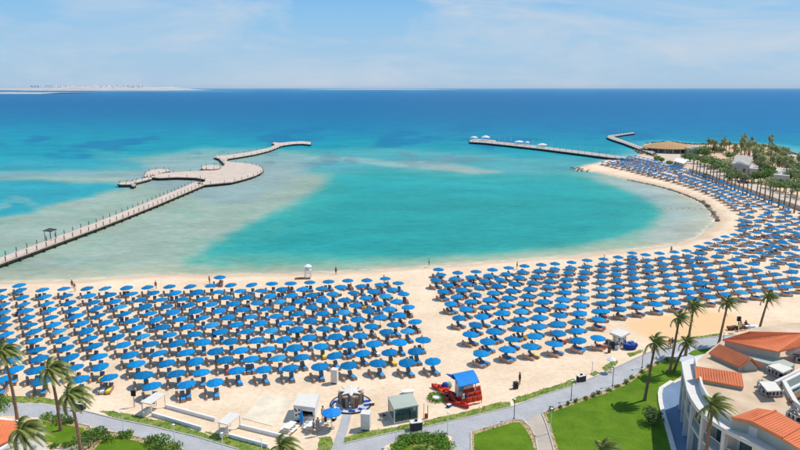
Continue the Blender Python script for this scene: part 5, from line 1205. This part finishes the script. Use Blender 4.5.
# ---------------------------------------------------------------- glass kiosk
t, kw, c = box_kiosk('glass_kiosk', 'glass-walled kiosk with pale sloping roof beside the promenade', 'kiosk', [(387.8,396.7),(412,392.8),(418.5,405),(393.9,409.4)], 1.85, M_WHITE, M_HG, .16, inset_k=.95)
MB().prism([(p.x,p.y) for p in kw], 0, .1).build('floor', M_WHITE2, t)
for i in range(4):
    a, b_ = kw[i], kw[(i+1)%4]; MB().box((a.x,a.y,.89),(.12,.12,1.6)).build('post', M_WHITE, t)
    d = (b_-a); L_ = d.length; d.normalize(); an = math.atan2(d.y,d.x); m = 3
    for k in range(m):
        q = a.lerp(b_, (k+.5)/m)
        if i == 1 and k == 1: continue
        fr_ = MB().box((q.x,q.y,.16),(L_/m*.96,.06,.1),an).build('frame', M_WHITE, t)
        b = MB(); b.box((q.x-t.location.x,q.y-t.location.y,.93),(L_/m*.9,.025,1.42),an); b.build('pane', mat('clear_glass', lin(110,150,150), .05, .05, 1, spec=.8), fr_, world=False)
tw = t
gm = MATS['clear_glass'].node_tree; bb = gm.nodes['Principled BSDF']; bb.inputs['Transmission Weight'].default_value = .75
for i in range(5):
    q = kw[3].lerp(kw[2], .15 + .17*i) + Vector((0, .7 + .3*(i % 2), 0)); o = MB().box((q.x,q.y,.45),(.5,.4,.7),.2).build('display_stand', [M_DARK,M_WHITE,M_BLUEC,M_WOOD,M_STEEL][i]); tag(o, '%s display stand inside the glass kiosk' % ['dark grey','white','bright blue','brown wooden','metal grey'][i], 'stand')
o = MB().prism([(p.x,p.y) for p in smooth_poly(P2([(402,390.3),(413,389.2),(414.3,390.6),(412.5,391.8),(403,392.4)], .35), 3)], .25, .38).build('paddle_board', M_WHITE); tag(o, 'white paddle board lying on the sand behind the glass kiosk', 'board')
# ---------------------------------------------------------------- lattice kiosk
t, kw, c = box_kiosk('towel_kiosk', 'square white towel kiosk with open shelves beside the blue covered boat', 'kiosk', [(609.8,332.4),(618,328),(630,332.3),(621.5,337)], 1.95, M_WHITE, M_ROOFW, .3, inset_k=.62)
for i in range(4):
    a, b_ = kw[i], kw[(i+1)%4]; MB().box((a.x,a.y,.82),(.1,.1,1.64)).build('post', M_WHITE, t)
    for k in range(5):
        q = a.lerp(b_, .5); d = (b_-a); an = math.atan2(d.y,d.x); MB().box((q.x,q.y,.12+.36*k),(d.length,.1,.08),an).build('shelf', M_WHITE, t)
    for k in range(3):
        q = a.lerp(b_, (k+1)/4); MB().box((q.x,q.y,.82),(.07,.08,1.6)).build('divider', M_WHITE, t)
rr = random.Random(8); cols = [M_TOW['blue'], M_TOW['navy'], M_TOW['white'], M_BLACK, M_TOW['yellow']]
for k in range(14):
    i = rr.choice([2,3,1]); a, b_ = kw[i], kw[(i+1)%4]; q = a.lerp(b_, rr.choice([.12,.37,.62,.87])); z = .16+.36*rr.randrange(4); mm_ = rr.randrange(5)
    o = MB().box((q.x+rr.uniform(-.02,.02), q.y, z+.14), (.26,.3,.2)).build('towel_pile', cols[mm_]); tag(o, '%s folded towel pile on the towel kiosk shelves, %s from the left' % (['light blue','navy','white','black','yellow'][mm_], ordw(k+1)), 'towels', 'folded towels on the kiosk shelves')
for k, (px, py) in enumerate([(609.5,344),(612,346),(614,348.5),(617,349.5),(607,343.5)]):
    p = G(px, py); o = MB().box((p.x,p.y,.3),(.55,.5,.6),.3*k).build('laundry_crate', [M_WHITE2,M_WOOD,M_DARK][k%3]); tag(o, '%s crate on the sand in front of the towel kiosk, %s from the west' % (['pale','brown','dark'][k%3], ordw([2,3,4,5,1][k])), 'crate')
p = G(609.2, 352.5); t = thing('litter_bin', 'brown litter bin on the sand south of the towel kiosk', 'bin', (p.x,p.y,0)); MB().lathe((p.x,p.y,0),[(.22,0),(.26,.8),(.22,.82)],10).build('bin_body', M_WOOD, t); MB().lathe((p.x,p.y,.85),[(.28,0),(.28,.06),(0,.1)],10).build('lid', M_DARK, t)
# blue covered boat
p = G(630, 348.5); t = thing('covered_boat', 'small boat under a crumpled blue tarpaulin beside the towel kiosk', 'boat', (p.x,p.y,0), R(12))
b = MB(); b.lathe((0,0,0), [(.75,0),(1.05,.25),(1.12,.62)], 14, sx=1.05, sy=.62); b.build('hull', M_NAVY, t, world=False)
b = MB(); rr = random.Random(3); n = 14; vs = [(0,0,.98)]
for r_, z in ((.6,.92),(1.0,.78),(1.16,.5)):
    for i in range(n): a = 6.283*i/n; vs.append((r_*1.06*math.cos(a), r_*.66*math.sin(a), z + rr.uniform(-.1,.1)))
fs = [(0,1+i,1+(i+1)%n) for i in range(n)] + [(1+k*n+i, 1+(k+1)*n+i, 1+(k+1)*n+(i+1)%n, 1+k*n+(i+1)%n) for k in (0,1) for i in range(n)]
b.add(vs, fs); b.build('tarpaulin', M_NAVY, t, world=False); b = MB(); b.box((.1,.05,1.02),(.8,.4,.12),.3); b.build('folded_flap', M_BLUEC, t, world=False)
# ---------------------------------------------------------------- water sports hut with blue curved roof
pts = {'a': G(452.5,374.5,2.75), 'b': G(473,370.3,2.75), 'c': G(479.5,382.3,2.2), 'd': G(459.2,387.3,2.2)}
c = (pts['a']+pts['c'])/2; t = thing('watersports_hut', 'small hut with bright blue curved roof among red life jackets', 'hut', (c.x, c.y, 0))
mb = MB(); n = 7; vs = []
for i in range(n + 1):
    f = i/n; p = pts['a'].lerp(pts['d'], f); q = pts['b'].lerp(pts['c'], f); z = .55*math.sin(math.pi*min(1,f*.8+.12)) * .7
    p.z += z*.6; q.z += z*.6; vs += [p, q]
k0 = len(vs); vs = vs + [Vector((v.x,v.y,v.z-.1)) for v in vs]
fs = []
for i in range(n): fs += [(2*i,2*i+1,2*i+3,2*i+2),(k0+2*i,k0+2*i+2,k0+2*i+3,k0+2*i+1),(2*i,2*i+2,k0+2*i+2,k0+2*i),(2*i+1,k0+2*i+1,k0+2*i+3,2*i+3)]
fs += [(0,k0,k0+1,1),(2*n,2*n+1,k0+2*n+1,k0+2*n)]
mb.add(vs, fs); mb.build('roof', M_BLUEC, t)
MB().slab([G(446.2,373.6,2.75), G(452.3,374.4,2.72), G(457,380,2.55), G(453,378.5,2.5)], .08).build('roof_wing', M_NAVY, t)
hc = [Vector((c.x + dx, c.y + dy, 0)) for dx, dy in ((-1.15,.95),(1.0,1.1),(1.1,-.55),(-1.05,-.75))]
for i in range(4): MB().box((hc[i].x,hc[i].y,1.15),(.12,.12,2.3)).build('post', M_WHITE, t)
wallseg(t, hc[3], hc[0], 0, 1.9, M_WHITE2, 'side_wall', .08); wallseg(t, hc[0], hc[1], 0, 1.9, M_WHITE2, 'back_wall', .08); wallseg(t, hc[3], hc[2], 0, 1.0, M_WHITE2, 'counter', .3)
MB().box((hc[3].x+.5,hc[3].y+.1,1.5),(.5,.06,.7)).build('price_board', M_TEAL, t)
rr = random.Random(12); 
# life jacket rack: rows of red and orange jackets
def jacket_mb():
    b = MB(); b.lathe((0,0,0), [(.1,-.3),(.2,-.26),(.22,0),(.17,.22),(.12,.3)], 8, sy=.5); b.box((-.09,-.09,0),(.1,.06,.5)); b.box((.09,-.09,0),(.1,.06,.5)); return b
JM = [jacket_mb().mesh('vest', m) for m in (M_RED, mat('orange_plastic', lin(228,86,36), .6, .15, 2, rnd=.1))]
mb = MB(); mb.box((0,-.12,.02),(.42,.03,.05)); STRAP = mb.mesh('strap', M_BLACK)
M_CREAM = mat('cream_vest', lin(225,205,170), .7, .1)
i = 0
for row in range(3):
    a = G(463.5 + row*1.2, 401 + row*2.4); b_ = G(480 + row*.8, 396.5 + row*3.0)
    tr = thing('jacket_rack', '%s rack of red life jackets in front of the blue-roofed hut' % ['rear','middle','front'][row], 'rack', (a.x, a.y, 0), 0, 'life jacket racks'); h_ = 1.45 - row*.22
    MB().bar((a.x,a.y,h_),(b_.x,b_.y,h_),.03,n=5).build('rail', M_STEEL, tr); MB().bar((a.x,a.y,0),(a.x,a.y,h_),.04,n=5).build('post', M_STEEL, tr); MB().bar((b_.x,b_.y,0),(b_.x,b_.y,h_),.04,n=5).build('post', M_STEEL, tr)
    for k in range(6):
        q = a.lerp(b_, (k+.5)/6); i += 1
        j = thing('life_jacket', '%s life jacket on the %s rack by the hut, %s from the west' % (['red','orange'][(k+row)%2], ['rear','middle','front'][row], ordw(k+1)), 'life jacket', (q.x, q.y, h_ - .36), rr.uniform(-.5,.5), 'life jackets hanging by the hut')
        inst(JM[(k+row)%2], 'vest', j, (0,0,0), 0, (1.15,1.3,1.1)); inst(STRAP, 'strap', j)
# canoes lying on the sand
def canoe(label, px, py, rz, m, ln_=2.6):
    p = G(px, py); t = thing('kayak', label, 'kayak', (p.x,p.y,.16), rz, 'red kayaks on the sand by the hut')
    b = MB(); n = 10; vs = []
    for i in range(n + 1):
        f = i/n; w_ = .36*math.sin(math.pi*(f*.94+.03))**.6; z = .22 + .16*abs(f-.5)**2*4; x = (f-.5)*ln_
        vs += [(x,-w_,z),(x,-w_*.6,-.13+.1*abs(f-.5)),(x,w_*.6,-.13+.1*abs(f-.5)),(x,w_,z),(x,0,z-.08 if .25<f<.75 else z+.03)]
    fs = []
    for i in range(n):
        for k in range(5): fs.append((5*i+k, 5*(i+1)+k, 5*(i+1)+(k+1)%5, 5*i+(k+1)%5))
    fs += [(0,1,2,3,4), tuple(5*n+k for k in (4,3,2,1,0))]
    b.add(vs, fs); b.build('hull', m, t, smooth=True, world=False); b = MB(); b.box((-.1,0,.17),(.5,.36,.05)); b.box((-.35,0,.3),(.06,.36,.25)); b.build('seat', M_BLACK, t, world=False)
for i, (px, py, rz, ln_) in enumerate([(441,390.5,R(-32),2.2),(446,395,R(-40),2.4),(449,400,R(-48),2.4),(452,403.5,R(-40),2.2),(458,403,R(-50),2.6),(461,406,R(-40),2.2),(455,397.5,R(-52),2.4),(438.5,388.2,R(-15),1.8)]):
    canoe('red kayak on the sand west of the life jacket racks, %s in the heap' % ordw(i+1), px, py, rz, M_RED, ln_)
for i, (px, py) in enumerate([(445,388.5),(448.5,388)]):
    p = G(px, py); o = MB().lathe((p.x,p.y,0), [(.3,0),(.42,.2),(.45,.5),(.3,.75),(0,.8)], 10).build('covered_jet_ski', M_TEAL if i else M_NAVY); tag(o, '%s bundle beside the west wall of the blue-roofed hut' % ['dark blue','grey turquoise'][i], 'bundle')
# planter ring
c = G(437, 399); t = thing('planter_ring', 'ring shaped green hedge with pale middle beside the red kayaks', 'hedge', (c.x,c.y,0))
mb = MB()
for i in range(16): a = 6.283*i/16; leaves(mb, (c.x+.9*math.cos(a), c.y+.9*math.sin(a), .28), (.36,.36,.3), 60, .09, rng=rr)
mb.build('hedge', M_HEDGE, t); MB().lathe((c.x,c.y,0), [(.62,0),(.6,.22),(0,.3)], 14).build('bed', M_WHITE, t)
# ---------------------------------------------------------------- shade canopies with low walls, concrete court
def shade(label, px4, z=1.65):
    pts = [G(x, y, z) for x, y in px4]; c = sum(pts, Vector((0,0,0)))/4; t = thing('shade_canopy', label, 'canopy', (c.x,c.y,0), 0, 'white shade canopies by the sand courts')
    MB().slab(pts, .1).build('roof_panel', M_ROOFW, t)
    for p in pts: q = p.lerp(c, .12); MB().box((q.x,q.y,z/2-.06),(.1,.1,z-.12)).build('post', M_WHITE, t)
    q = pts[0].lerp(pts[3], .5).lerp(c, .15); MB().box((q.x,q.y,.5),(.2,1.4,.5), -.3).build('bench', M_WHITE2, t)
shade('white square canopy at the west end of the sand courts', [(140,402),(156,392),(166,393.8),(150.5,404)]); shade('white square canopy between the sand courts and the concrete pad', [(217.5,422),(230,411.9),(240.9,414.2),(227.5,424.8)])
for i, (a, b_, lb) in enumerate([((166,407.5),(215.5,421),'long low white wall on the far side of the western sand court'),((152.5,415.6),(202,430.2),'long low white wall on the near side of the western sand court'),((239.3,427.5),(289,439.6),'long low white wall on the far side of the eastern sand court'),((228.7,437),(268,447.6),'low white wall on the near side of the eastern sand court')]):
    o = strip('low_wall', [G(*a), G(*b_)], .22, 0, .42, M_WHITE); tag(o, lb, 'wall', 'low white walls of the sand courts')
sheet('concrete_court', [(266,394),(295.3,399.9),(272.7,426.5),(242,418.5)], .05, M_COURT)
# ---------------------------------------------------------------- bins, lamp posts, small furniture along the promenade
def bin_box(label, px, py, rz, s=1.0):
    p = G(px, py); t = thing('waste_container', label, 'bin', (p.x,p.y,0.02), rz, 'dark waste containers on the promenade'); b = MB(); b.box((0,0,.4*s),(1.1*s,.6*s,.75*s)); b.build('bin_body', M_DARK, t, world=False)
    b = MB(); b.box((0,0,.83*s),(1.16*s,.66*s,.08)); b.build('lid', M_WHITE2, t, world=False); b = MB(); b.box((0,0,.95*s),(.3,.2,.16)); b.build('handle', M_BLACK, t, world=False)
bin_box('dark waste container with pale lid by the promenade next to the near palms', 80.5, 409.5, R(-8)); bin_box('dark waste container by the grass in front of the glass kiosk', 416, 429.5, R(12), 1.15); bin_box('dark waste container on the verge halfway along the big lawn', 581, 381.5, R(25))
def lamp(label, px, py, h=2.4, white=True):
    p = G(px, py); t = thing('garden_lamp', label, 'lamp', (p.x,p.y,0), 0, 'slim lamp posts along the promenade'); m = M_WHITE if white else M_DARK
    MB().bar((p.x,p.y,0),(p.x,p.y,h),.045,.035,8).build('post', m, t); MB().lathe((p.x,p.y,h),[(.05,0),(.16,.05),(.16,.1),(.04,.16)],8).build('lamp_head', M_WHITE, t); MB().lathe((p.x,p.y,0),[(.12,0),(.1,.12),(0,.12)],8).build('foot', m, t)
for i, (x, y, h, wh) in enumerate([(123.5,431,2.3,1),(175,446,2.4,1),(223,454,2.3,1),(262,458,2.2,1),(396,446,2.2,1),(447.5,437,2.9,1),(514,419,2.4,0),(571,400.5,2.5,0),(612.5,386,2.6,0),(642,368,2.4,0),(592,373,1.6,1),(550.5,433.5,2.9,1),(723,344.5,1.9,0)]):
    lamp('%s lamp post, %s from the west along the promenade' % (['dark slim','white slim'][wh], ordw(i+1)), x, y, h, wh)
p = G(452, 434.8); 
# speaker and person by the far path
p = G(737.5, 332.3); t = thing('signal_box', 'dark box on a pole on the sand behind the orange roof', 'box', (p.x,p.y,0)); MB().bar((p.x,p.y,0),(p.x,p.y,2.0),.05).build('post', M_DARK, t); MB().box((p.x,p.y,2.2),(.5,.35,.7)).build('cabinet', M_BLACK, t)
p = G(753, 326.5,1.4); t = thing('white_awning', 'white awning table on the sand behind the big orange roof', 'awning', (p.x,p.y,0)); MB().box((p.x,p.y,1.4),(2.0,1.2,.08),.15).build('canopy', M_WHITE, t)
for sx in (-.8,.8):
    for sy in (-.45,.45): MB().bar((p.x+sx,p.y+sy,0),(p.x+sx,p.y+sy,1.36),.04,n=4).build('leg', M_WHITE2, t)
for i, (px, py) in enumerate([(730,330),(734,329.5),(742,328.5),(747,328)]):
    p = G(px, py); t = thing('beach_cart', '%s low cart on the sand north of the orange roof, %s from the west' % (['brown','dark','brown','dark'][i], ordw(i+1)), 'cart', (p.x,p.y,0)); MB().box((p.x,p.y,.4),(.9,.5,.4),.3*i).build('cart_body', [M_WOOD,M_DARK][i%2], t)
    for q in (-.3,.3): MB().bar((p.x+q,p.y-.3,.16),(p.x+q,p.y-.24,.16),.16,n=8).build('wheel', M_BLACK, t)
for i, (px, py, lb) in enumerate([(515.5,388.5,'dark loudspeaker box standing on the sand beside the grass verge')]):
    p = G(px, py); t = thing('loudspeaker', lb, 'speaker', (p.x,p.y,0)); MB().box((p.x,p.y,.45),(.55,.45,.9),.2).build('casing', M_DARK, t); MB().bar((p.x,p.y-.24,.5),(p.x,p.y-.26,.5),.17,n=12).build('cone', M_BLACK, t); MB().bar((p.x+.5,p.y+.5,0),(p.x+.5,p.y+.5,1.7),.03).build('stand', M_DARK, t)
p = G(426, 418.5); t = thing('extinguisher_stand', 'red fire extinguisher on a stand by the corner of the glass kiosk', 'extinguisher', (p.x,p.y,0)); MB().bar((p.x-.25,p.y,0),(p.x-.25,p.y,1.9),.04).build('post', M_WHITE2, t); MB().bar((p.x+.2,p.y,0),(p.x+.2,p.y,1.6),.04).build('post', M_WOOD, t); MB().lathe((p.x,p.y,.1),[(.16,0),(.16,.45),(.05,.55)],8).build('cylinder', M_RED, t)
# ---------------------------------------------------------------- lifeguard tower at the waterline
c = G(308, 277.5); t = thing('lifeguard_tower', 'white lifeguard tower standing at the waterline', 'tower', (c.x,c.y,0))
for sx in (-1,1):
    for sy in (-1,1): MB().bar((c.x+sx*.85,c.y+sy*.75,0),(c.x+sx*.6,c.y+sy*.55,1.9),.09,n=5).build('leg', M_WHITE, t)
MB().box((c.x,c.y,1.95),(1.7,1.5,.12)).build('platform', M_WHITE, t)
for k in (.55,1.1,1.5): MB().box((c.x,c.y-.72+.08*k,k),(1.4,.07,.1)).build('rung', M_WHITE, t)
for sx in (-.65,.65):
    for sy in (-.55,.55): MB().bar((c.x+sx,c.y+sy,2.0),(c.x+sx,c.y+sy,2.9),.05,n=4).build('post', M_WHITE, t)
MB().box((c.x,c.y+.55,2.35),(1.3,.05,.6)).build('back_panel', M_WHITE, t)
MB().lathe((c.x,c.y,2.85),[(1.15,0),(1.1,.1),(.5,.45),(.05,.6)],10).build('roof', M_WHITE, t)
t.scale = (.72, .72, .8)
o = MB().box((c.x-.9,c.y-1.0,.12),(3.0,.7,.2),.05).build('rescue_board', M_WOOD); tag(o, 'brown board lying on the sand at the foot of the lifeguard tower', 'board')
# buoys in the bay
BU = MB().lathe((0,0,0), [(.04,-.1),(.16,-.03),(.18,.07),(.08,.18),(0,.2)], 8).mesh('buoy', mat('buoy_orange', lin(190,120,80), .6, .1))
for i, x in enumerate(list(range(641, 702, 6)) + [588, 600, 612, 624]):
    p = G(x, 209.2 + .8*math.sin(x) if x > 630 else 214 + .4*math.cos(x), SEA); o = inst(BU, 'buoy', None, p); tag(o, 'small orange float, %s in the buoy line across the bay end' % ordw(i+1), 'buoy', 'floats of the buoy line')

# small clutter round the kiosks
rr = random.Random(77)
for i, (px, py, w_, m_, nm, lb) in enumerate([(325,413,.4,M_WOOD,'crate','brown crate against the east wall of the white kiosk'),(327.5,415,.35,M_RED,'crate','red crate on the sand east of the white kiosk'),(329,419,.45,M_WHITE2,'storage_box','pale box below the blue parasol by the kiosk'),(334,420,.4,M_BLACK,'storage_box','black box in the shade of the kiosk parasol'),(305,424,.4,M_WHITE,'cool_box','white cool box in front of the kiosk counter'),(298,421.5,.35,M_DARK,'cool_box','dark box at the western front corner of the kiosk'),(383,419,.5,M_WHITE2,'storage_box','pale box on the sand west of the glass kiosk'),(449,407,.4,M_NAVY,'storage_box','navy box among the red kayaks'),(372,405,.4,M_WOOD,'crate','small crate between shower pavilion and glass kiosk')]):
    p = G(px, py); t = thing(nm, lb, 'box', (p.x,p.y,0), rr.uniform(0,1.5)); b = MB(); b.box((0,0,w_*.42),(w_*1.3,w_,w_*.84)); b.build('box_body', m_, t, world=False); b = MB(); b.box((0,0,w_*.88),(w_*1.36,w_*1.06,w_*.1)); b.build('lid', M_WHITE2 if m_ is not M_WHITE2 else M_DARK, t, world=False)
for i, (px, py) in enumerate([(306,427.5),(310.5,421.5),(321,427),(329,424.5),(337,415.5),(336.5,411)]):
    p = G(px, py); t = thing('plastic_chair', 'white plastic chair near the white kiosk, %s from the west' % ordw([1,2,3,4,6,5][i]), 'chair', (p.x,p.y,0), rr.uniform(0,6.28), 'white plastic chairs at the kiosk')
    b = MB(); b.box((0,0,.42),(.45,.45,.05)); b.build('seat', M_WHITE, t, world=False); b = MB(); b.box((0,.22,.68),(.45,.05,.45)); b.build('backrest', M_WHITE, t, world=False)
    for sx in (-.19,.19):
        for sy in (-.19,.19): b = MB(); b.bar((sx,sy,0),(sx,sy,.4),.025,n=4); b.build('leg', M_WHITE, t, world=False)
# ---------------------------------------------------------------- people: one continuous skinned body per pose
SKINS = [mat('skin_' + n_, c_, .6, .06, 4) for n_, c_ in (('light', lin(214,160,126)), ('tan', lin(178,118,84)), ('dark', lin(120,78,54)))]
M_HAIR = mat('dark_hair', lin(46,34,28), .8, .1)
CLO = {n_: mat('cloth_' + n_, c_, .85, .1, 4) for n_, c_ in (('red', lin(196,50,44)), ('black', lin(34,34,40)), ('white', lin(228,226,222)), ('navy', lin(34,44,96)), ('green', lin(60,120,80)), ('pink', lin(220,110,140)))}
def body_mesh(name, J, E_, rad, sub=1):
    me = bpy.data.meshes.new(name + '_cage'); me.from_pydata(J, E_, []); o = bpy.data.objects.new(name, me); col.objects.link(o)
    sk = o.modifiers.new('s', 'SKIN'); sk.use_smooth_shade = True; o.modifiers.new('u', 'SUBSURF').levels = sub
    me.skin_vertices[0].data[0].use_root = True
    for i, r in enumerate(rad): me.skin_vertices[0].data[i].radius = (r, r * .85) if i != 0 else (r, r*.8)
    dg = bpy.context.evaluated_depsgraph_get(); m = bpy.data.meshes.new_from_object(o.evaluated_get(dg)); m.name = name; bpy.data.objects.remove(o); bpy.data.meshes.remove(me); return m
# joints: 0 pelvis 1 waist 2 chest 3 neck 4 head 5 crown, arms, legs
E0 = [(0,1),(1,2),(2,3),(3,4),(4,5),(2,6),(6,7),(7,8),(8,9),(2,10),(10,11),(11,12),(12,13),(0,14),(14,15),(15,16),(16,17),(0,18),(18,19),(19,20),(20,21)]
RAD = [.15,.125,.15,.055,.10,.075,.07,.048,.038,.03,.07,.048,.038,.03,.09,.065,.045,.04,.09,.065,.045,.04]
STAND = [(0,0,.95),(0,0,1.12),(0,0,1.36),(0,0,1.52),(0,-.01,1.62),(0,0,1.72),(-.19,0,1.42),(-.25,.02,1.14),(-.27,-.05,.88),(-.27,-.07,.76),(.19,0,1.42),(.26,.03,1.15),(.27,-.06,.9),(.27,-.08,.78),(-.1,0,.86),(-.11,-.02,.48),(-.12,.03,.1),(-.12,-.12,.04),(.1,0,.86),(.13,-.08,.49),(.13,.02,.1),(.13,-.13,.04)]
LIE = [(0,0,.12),(0,.17,.13),(0,.42,.2),(0,.58,.3),(0,.68,.36),(0,.77,.4),(-.19,.46,.22),(-.3,.2,.16),(-.27,-.05,.1),(-.26,-.16,.08),(.19,.46,.22),(.34,.55,.28),(.2,.72,.34),(.08,.74,.36),(-.1,-.08,.12),(-.13,-.5,.13),(-.13,-.9,.09),(-.14,-.98,.16),(.1,-.08,.12),(.13,-.42,.4),(.13,-.75,.09),(.14,-.86,.06)]
SIT = [(0,0,.14),(0,.03,.32),(0,.05,.56),(0,.03,.72),(0,0,.82),(0,0,.92),(-.19,.04,.62),(-.26,.0,.36),(-.2,-.28,.34),(-.16,-.38,.34),(.19,.04,.62),(.27,.16,.36),(.24,.26,.1),(.23,.3,.04),(-.1,-.06,.13),(-.15,-.45,.42),(-.14,-.72,.08),(-.14,-.84,.04),(.1,-.06,.13),(.16,-.46,.36),(.18,-.74,.08),(.18,-.86,.04)]
BODY = {}
for pn, J in (('standing', STAND), ('lying', LIE), ('sitting', SIT)):
    m = body_mesh('body', J, E0, RAD); BODY[pn] = []
    for s_ in SKINS:
        q = m.copy(); q.materials.clear(); q.materials.append(s_); BODY[pn].append(q)
def hair_mesh(J):
    h = Vector(J[4]); c = Vector(J[5]); u = (c - h).normalized(); k = h.lerp(c, .45); mb = MB()
    mb.lathe((0,0,0), [(.105,-.02),(.125,.05),(.1,.1),(.04,.125),(0,.13)], 8); rot = Vector((0,0,1)).rotation_difference(u).to_matrix(); mb.v = [tuple(rot @ Vector(v) + k - u*.02 + Vector((0,.015,0))) for v in mb.v]; return mb.mesh('hair', M_HAIR, True)
def shorts_mesh(J, top):
    mb = MB(); p, a, b_ = Vector(J[0]), Vector(J[14]), Vector(J[18]); mb.bar(Vector(J[1]).lerp(p, .6), p.lerp(Vector(J[1]), -.25), .155, .165, 10)
    for h, k in ((14,15),(18,19)): mb.bar(Vector(J[h]).lerp(Vector(J[0]), .3), Vector(J[h]).lerp(Vector(J[k]), .4), .105, .095, 8)
    if top: mb.bar(Vector(J[1]).lerp(Vector(J[2]), .1), Vector(J[2]).lerp(Vector(J[3]), .35), .165, .15, 10)
    return mb
HAIRM = {k: hair_mesh(J) for k, J in (('standing', STAND), ('lying', LIE), ('sitting', SIT))}
CLM = {(pn, cn, tp): shorts_mesh(J, tp).mesh('shirt_and_shorts' if tp else 'swim_shorts', CLO[cn]) for pn, J in (('standing', STAND), ('lying', LIE), ('sitting', SIT)) for cn in CLO for tp in (0, 1)}
def person(label, x, y, z, rz, pose, sk, cl, top, grp):
    t = thing('person', label, 'person', (x, y, z), rz, grp)
    inst(BODY[pose][sk], 'body', t); inst(HAIRM[pose], 'hair', t); c_ = CLM[(pose, cl, top)]; inst(c_, c_.name.split('.')[0], t); return t
rq = random.Random(31); cn = list(CLO)
def ppx(px, py, pose, sk, cl, top, label, rz=None, z=0): p = G(px, py); t = person(label, p.x, p.y, z, rq.uniform(0,6.28) if rz is None else rz, pose, sk, cl, top, 'people on the beach'); t.scale = (.92,.92,.92); return t
for a in [(72.5,288,'standing',1,'black',1,'person in dark clothes at the waterline near the north-west parasols'),(75,291.5,'standing',2,'white',0,'person in white shorts next to the dark figure by the north-west parasols'),(209.6,284,'standing',1,'red',0,'person standing by the lone parasol at the water'),(219.8,284.4,'sitting',0,'red',1,'person in red sitting on the sand near the lone seaside parasol'),(156,289,'standing',1,'navy',1,'person in navy at the waterline in the western field'),(336,274.5,'standing',2,'black',0,'bather at the water edge east of the lifeguard tower'),(429,266,'standing',1,'black',0,'bather standing in the shallows near the gap between the fields'),(517,269.5,'standing',1,'green',1,'tall figure beside the small parasol at the water'),(519.5,384,'standing',2,'black',1,'person in black standing beside the loudspeaker on the sand'),(313.8,433,'standing',1,'navy',1,'person in navy at the picnic table nearest the paved path'),(318,431,'standing',0,'black',1,'person in black near the picnic table by the kiosk'),(323,419,'standing',1,'white',1,'person in white at the east wall of the white kiosk'),(326,421.5,'sitting',1,'black',1,'person in black sitting below the kiosk parasol'),(669,348.5,'standing',1,'red',1,'person in red walking on the promenade behind the twin palms'),(671.5,348,'standing',2,'navy',1,'person in navy walking behind the twin palms'),(674.5,347.5,'standing',0,'white',1,'person in white walking behind the twin palms'),(463,404,'standing',1,'white',1,'attendant in white standing among the life jackets'),(466.5,405,'standing',2,'navy',1,'attendant in navy standing among the life jackets'),(671,253,'standing',1,'black',0,'person at the waterline by the eastern parasols'),(405,318,'standing',2,'black',1,'person in black at the edge of the aisle between the fields'),(422,341,'sitting',1,'pink',0,'person in pink sitting beside the western aisle'),(384,283,'standing',1,'white',1,'person in white between the parasols west of the aisle'),(740,330.5,'standing',1,'white',1,'person in white by the carts behind the orange roof'),(745,330,'standing',2,'black',1,'person in black by the carts behind the orange roof'),(604,262,'standing',1,'navy',0,'person in navy shorts by the middle of the shore')]:
    ppx(*a)
# sunbathers on the nearer loungers
cand = [q for q in LOUNGE_SPOTS if q[5][1] < 330]; rq.shuffle(cand)
for k, (i, s_, x, y, rz, c, fl) in enumerate(cand[:170]):
    fl2, kf, rr_ = FILE.get(i, ('right', 1, 1)); cl = rq.choice(cn); sk = rq.randrange(3)
    lie = rq.random() < .7; z = .40 if lie else .32
    th = rz - math.pi
    dx, dy = -math.sin(rz) * .2, math.cos(rz) * .2
    where = ('spit, %s sunbather from the bar' % ordw(sum(1 for q in cand[:k+1] if q[5][1] < 236))) if c[1] < 236 else ('%s field, %s file, %s parasol' % (fl2, ordw(kf), ordw(rr_)))
    person('sunbather in %s %s on the %s lounger, %s' % (cl, 'swimwear' , side_word(s_, fl), where), x + dx, y + dy, z, th, 'lying' if lie else 'sitting', sk, cl, rq.randrange(2), 'sunbathers on the loungers')
# ---------------------------------------------------------------- thin sea haze: one closed box of even air round camera and scene
hm = bpy.data.materials.new('haze_air'); hm.use_nodes = True; t = hm.node_tree; t.nodes.clear()
ho = t.nodes.new('ShaderNodeOutputMaterial'); pv = t.nodes.new('ShaderNodeVolumePrincipled'); pv.inputs['Color'].default_value = (0.80, 0.90, 1.0, 1); pv.inputs['Density'].default_value = HAZE_D; pv.inputs['Anisotropy'].default_value = 0.0
t.links.new(pv.outputs[0], ho.inputs['Volume'])
o = MB().box((0, 40000, 70), (180000, 82400, 146)).build('haze', hm); tag(o, 'thin pale sea haze lying over the bay out to the horizon', 'haze', None, 'stuff')
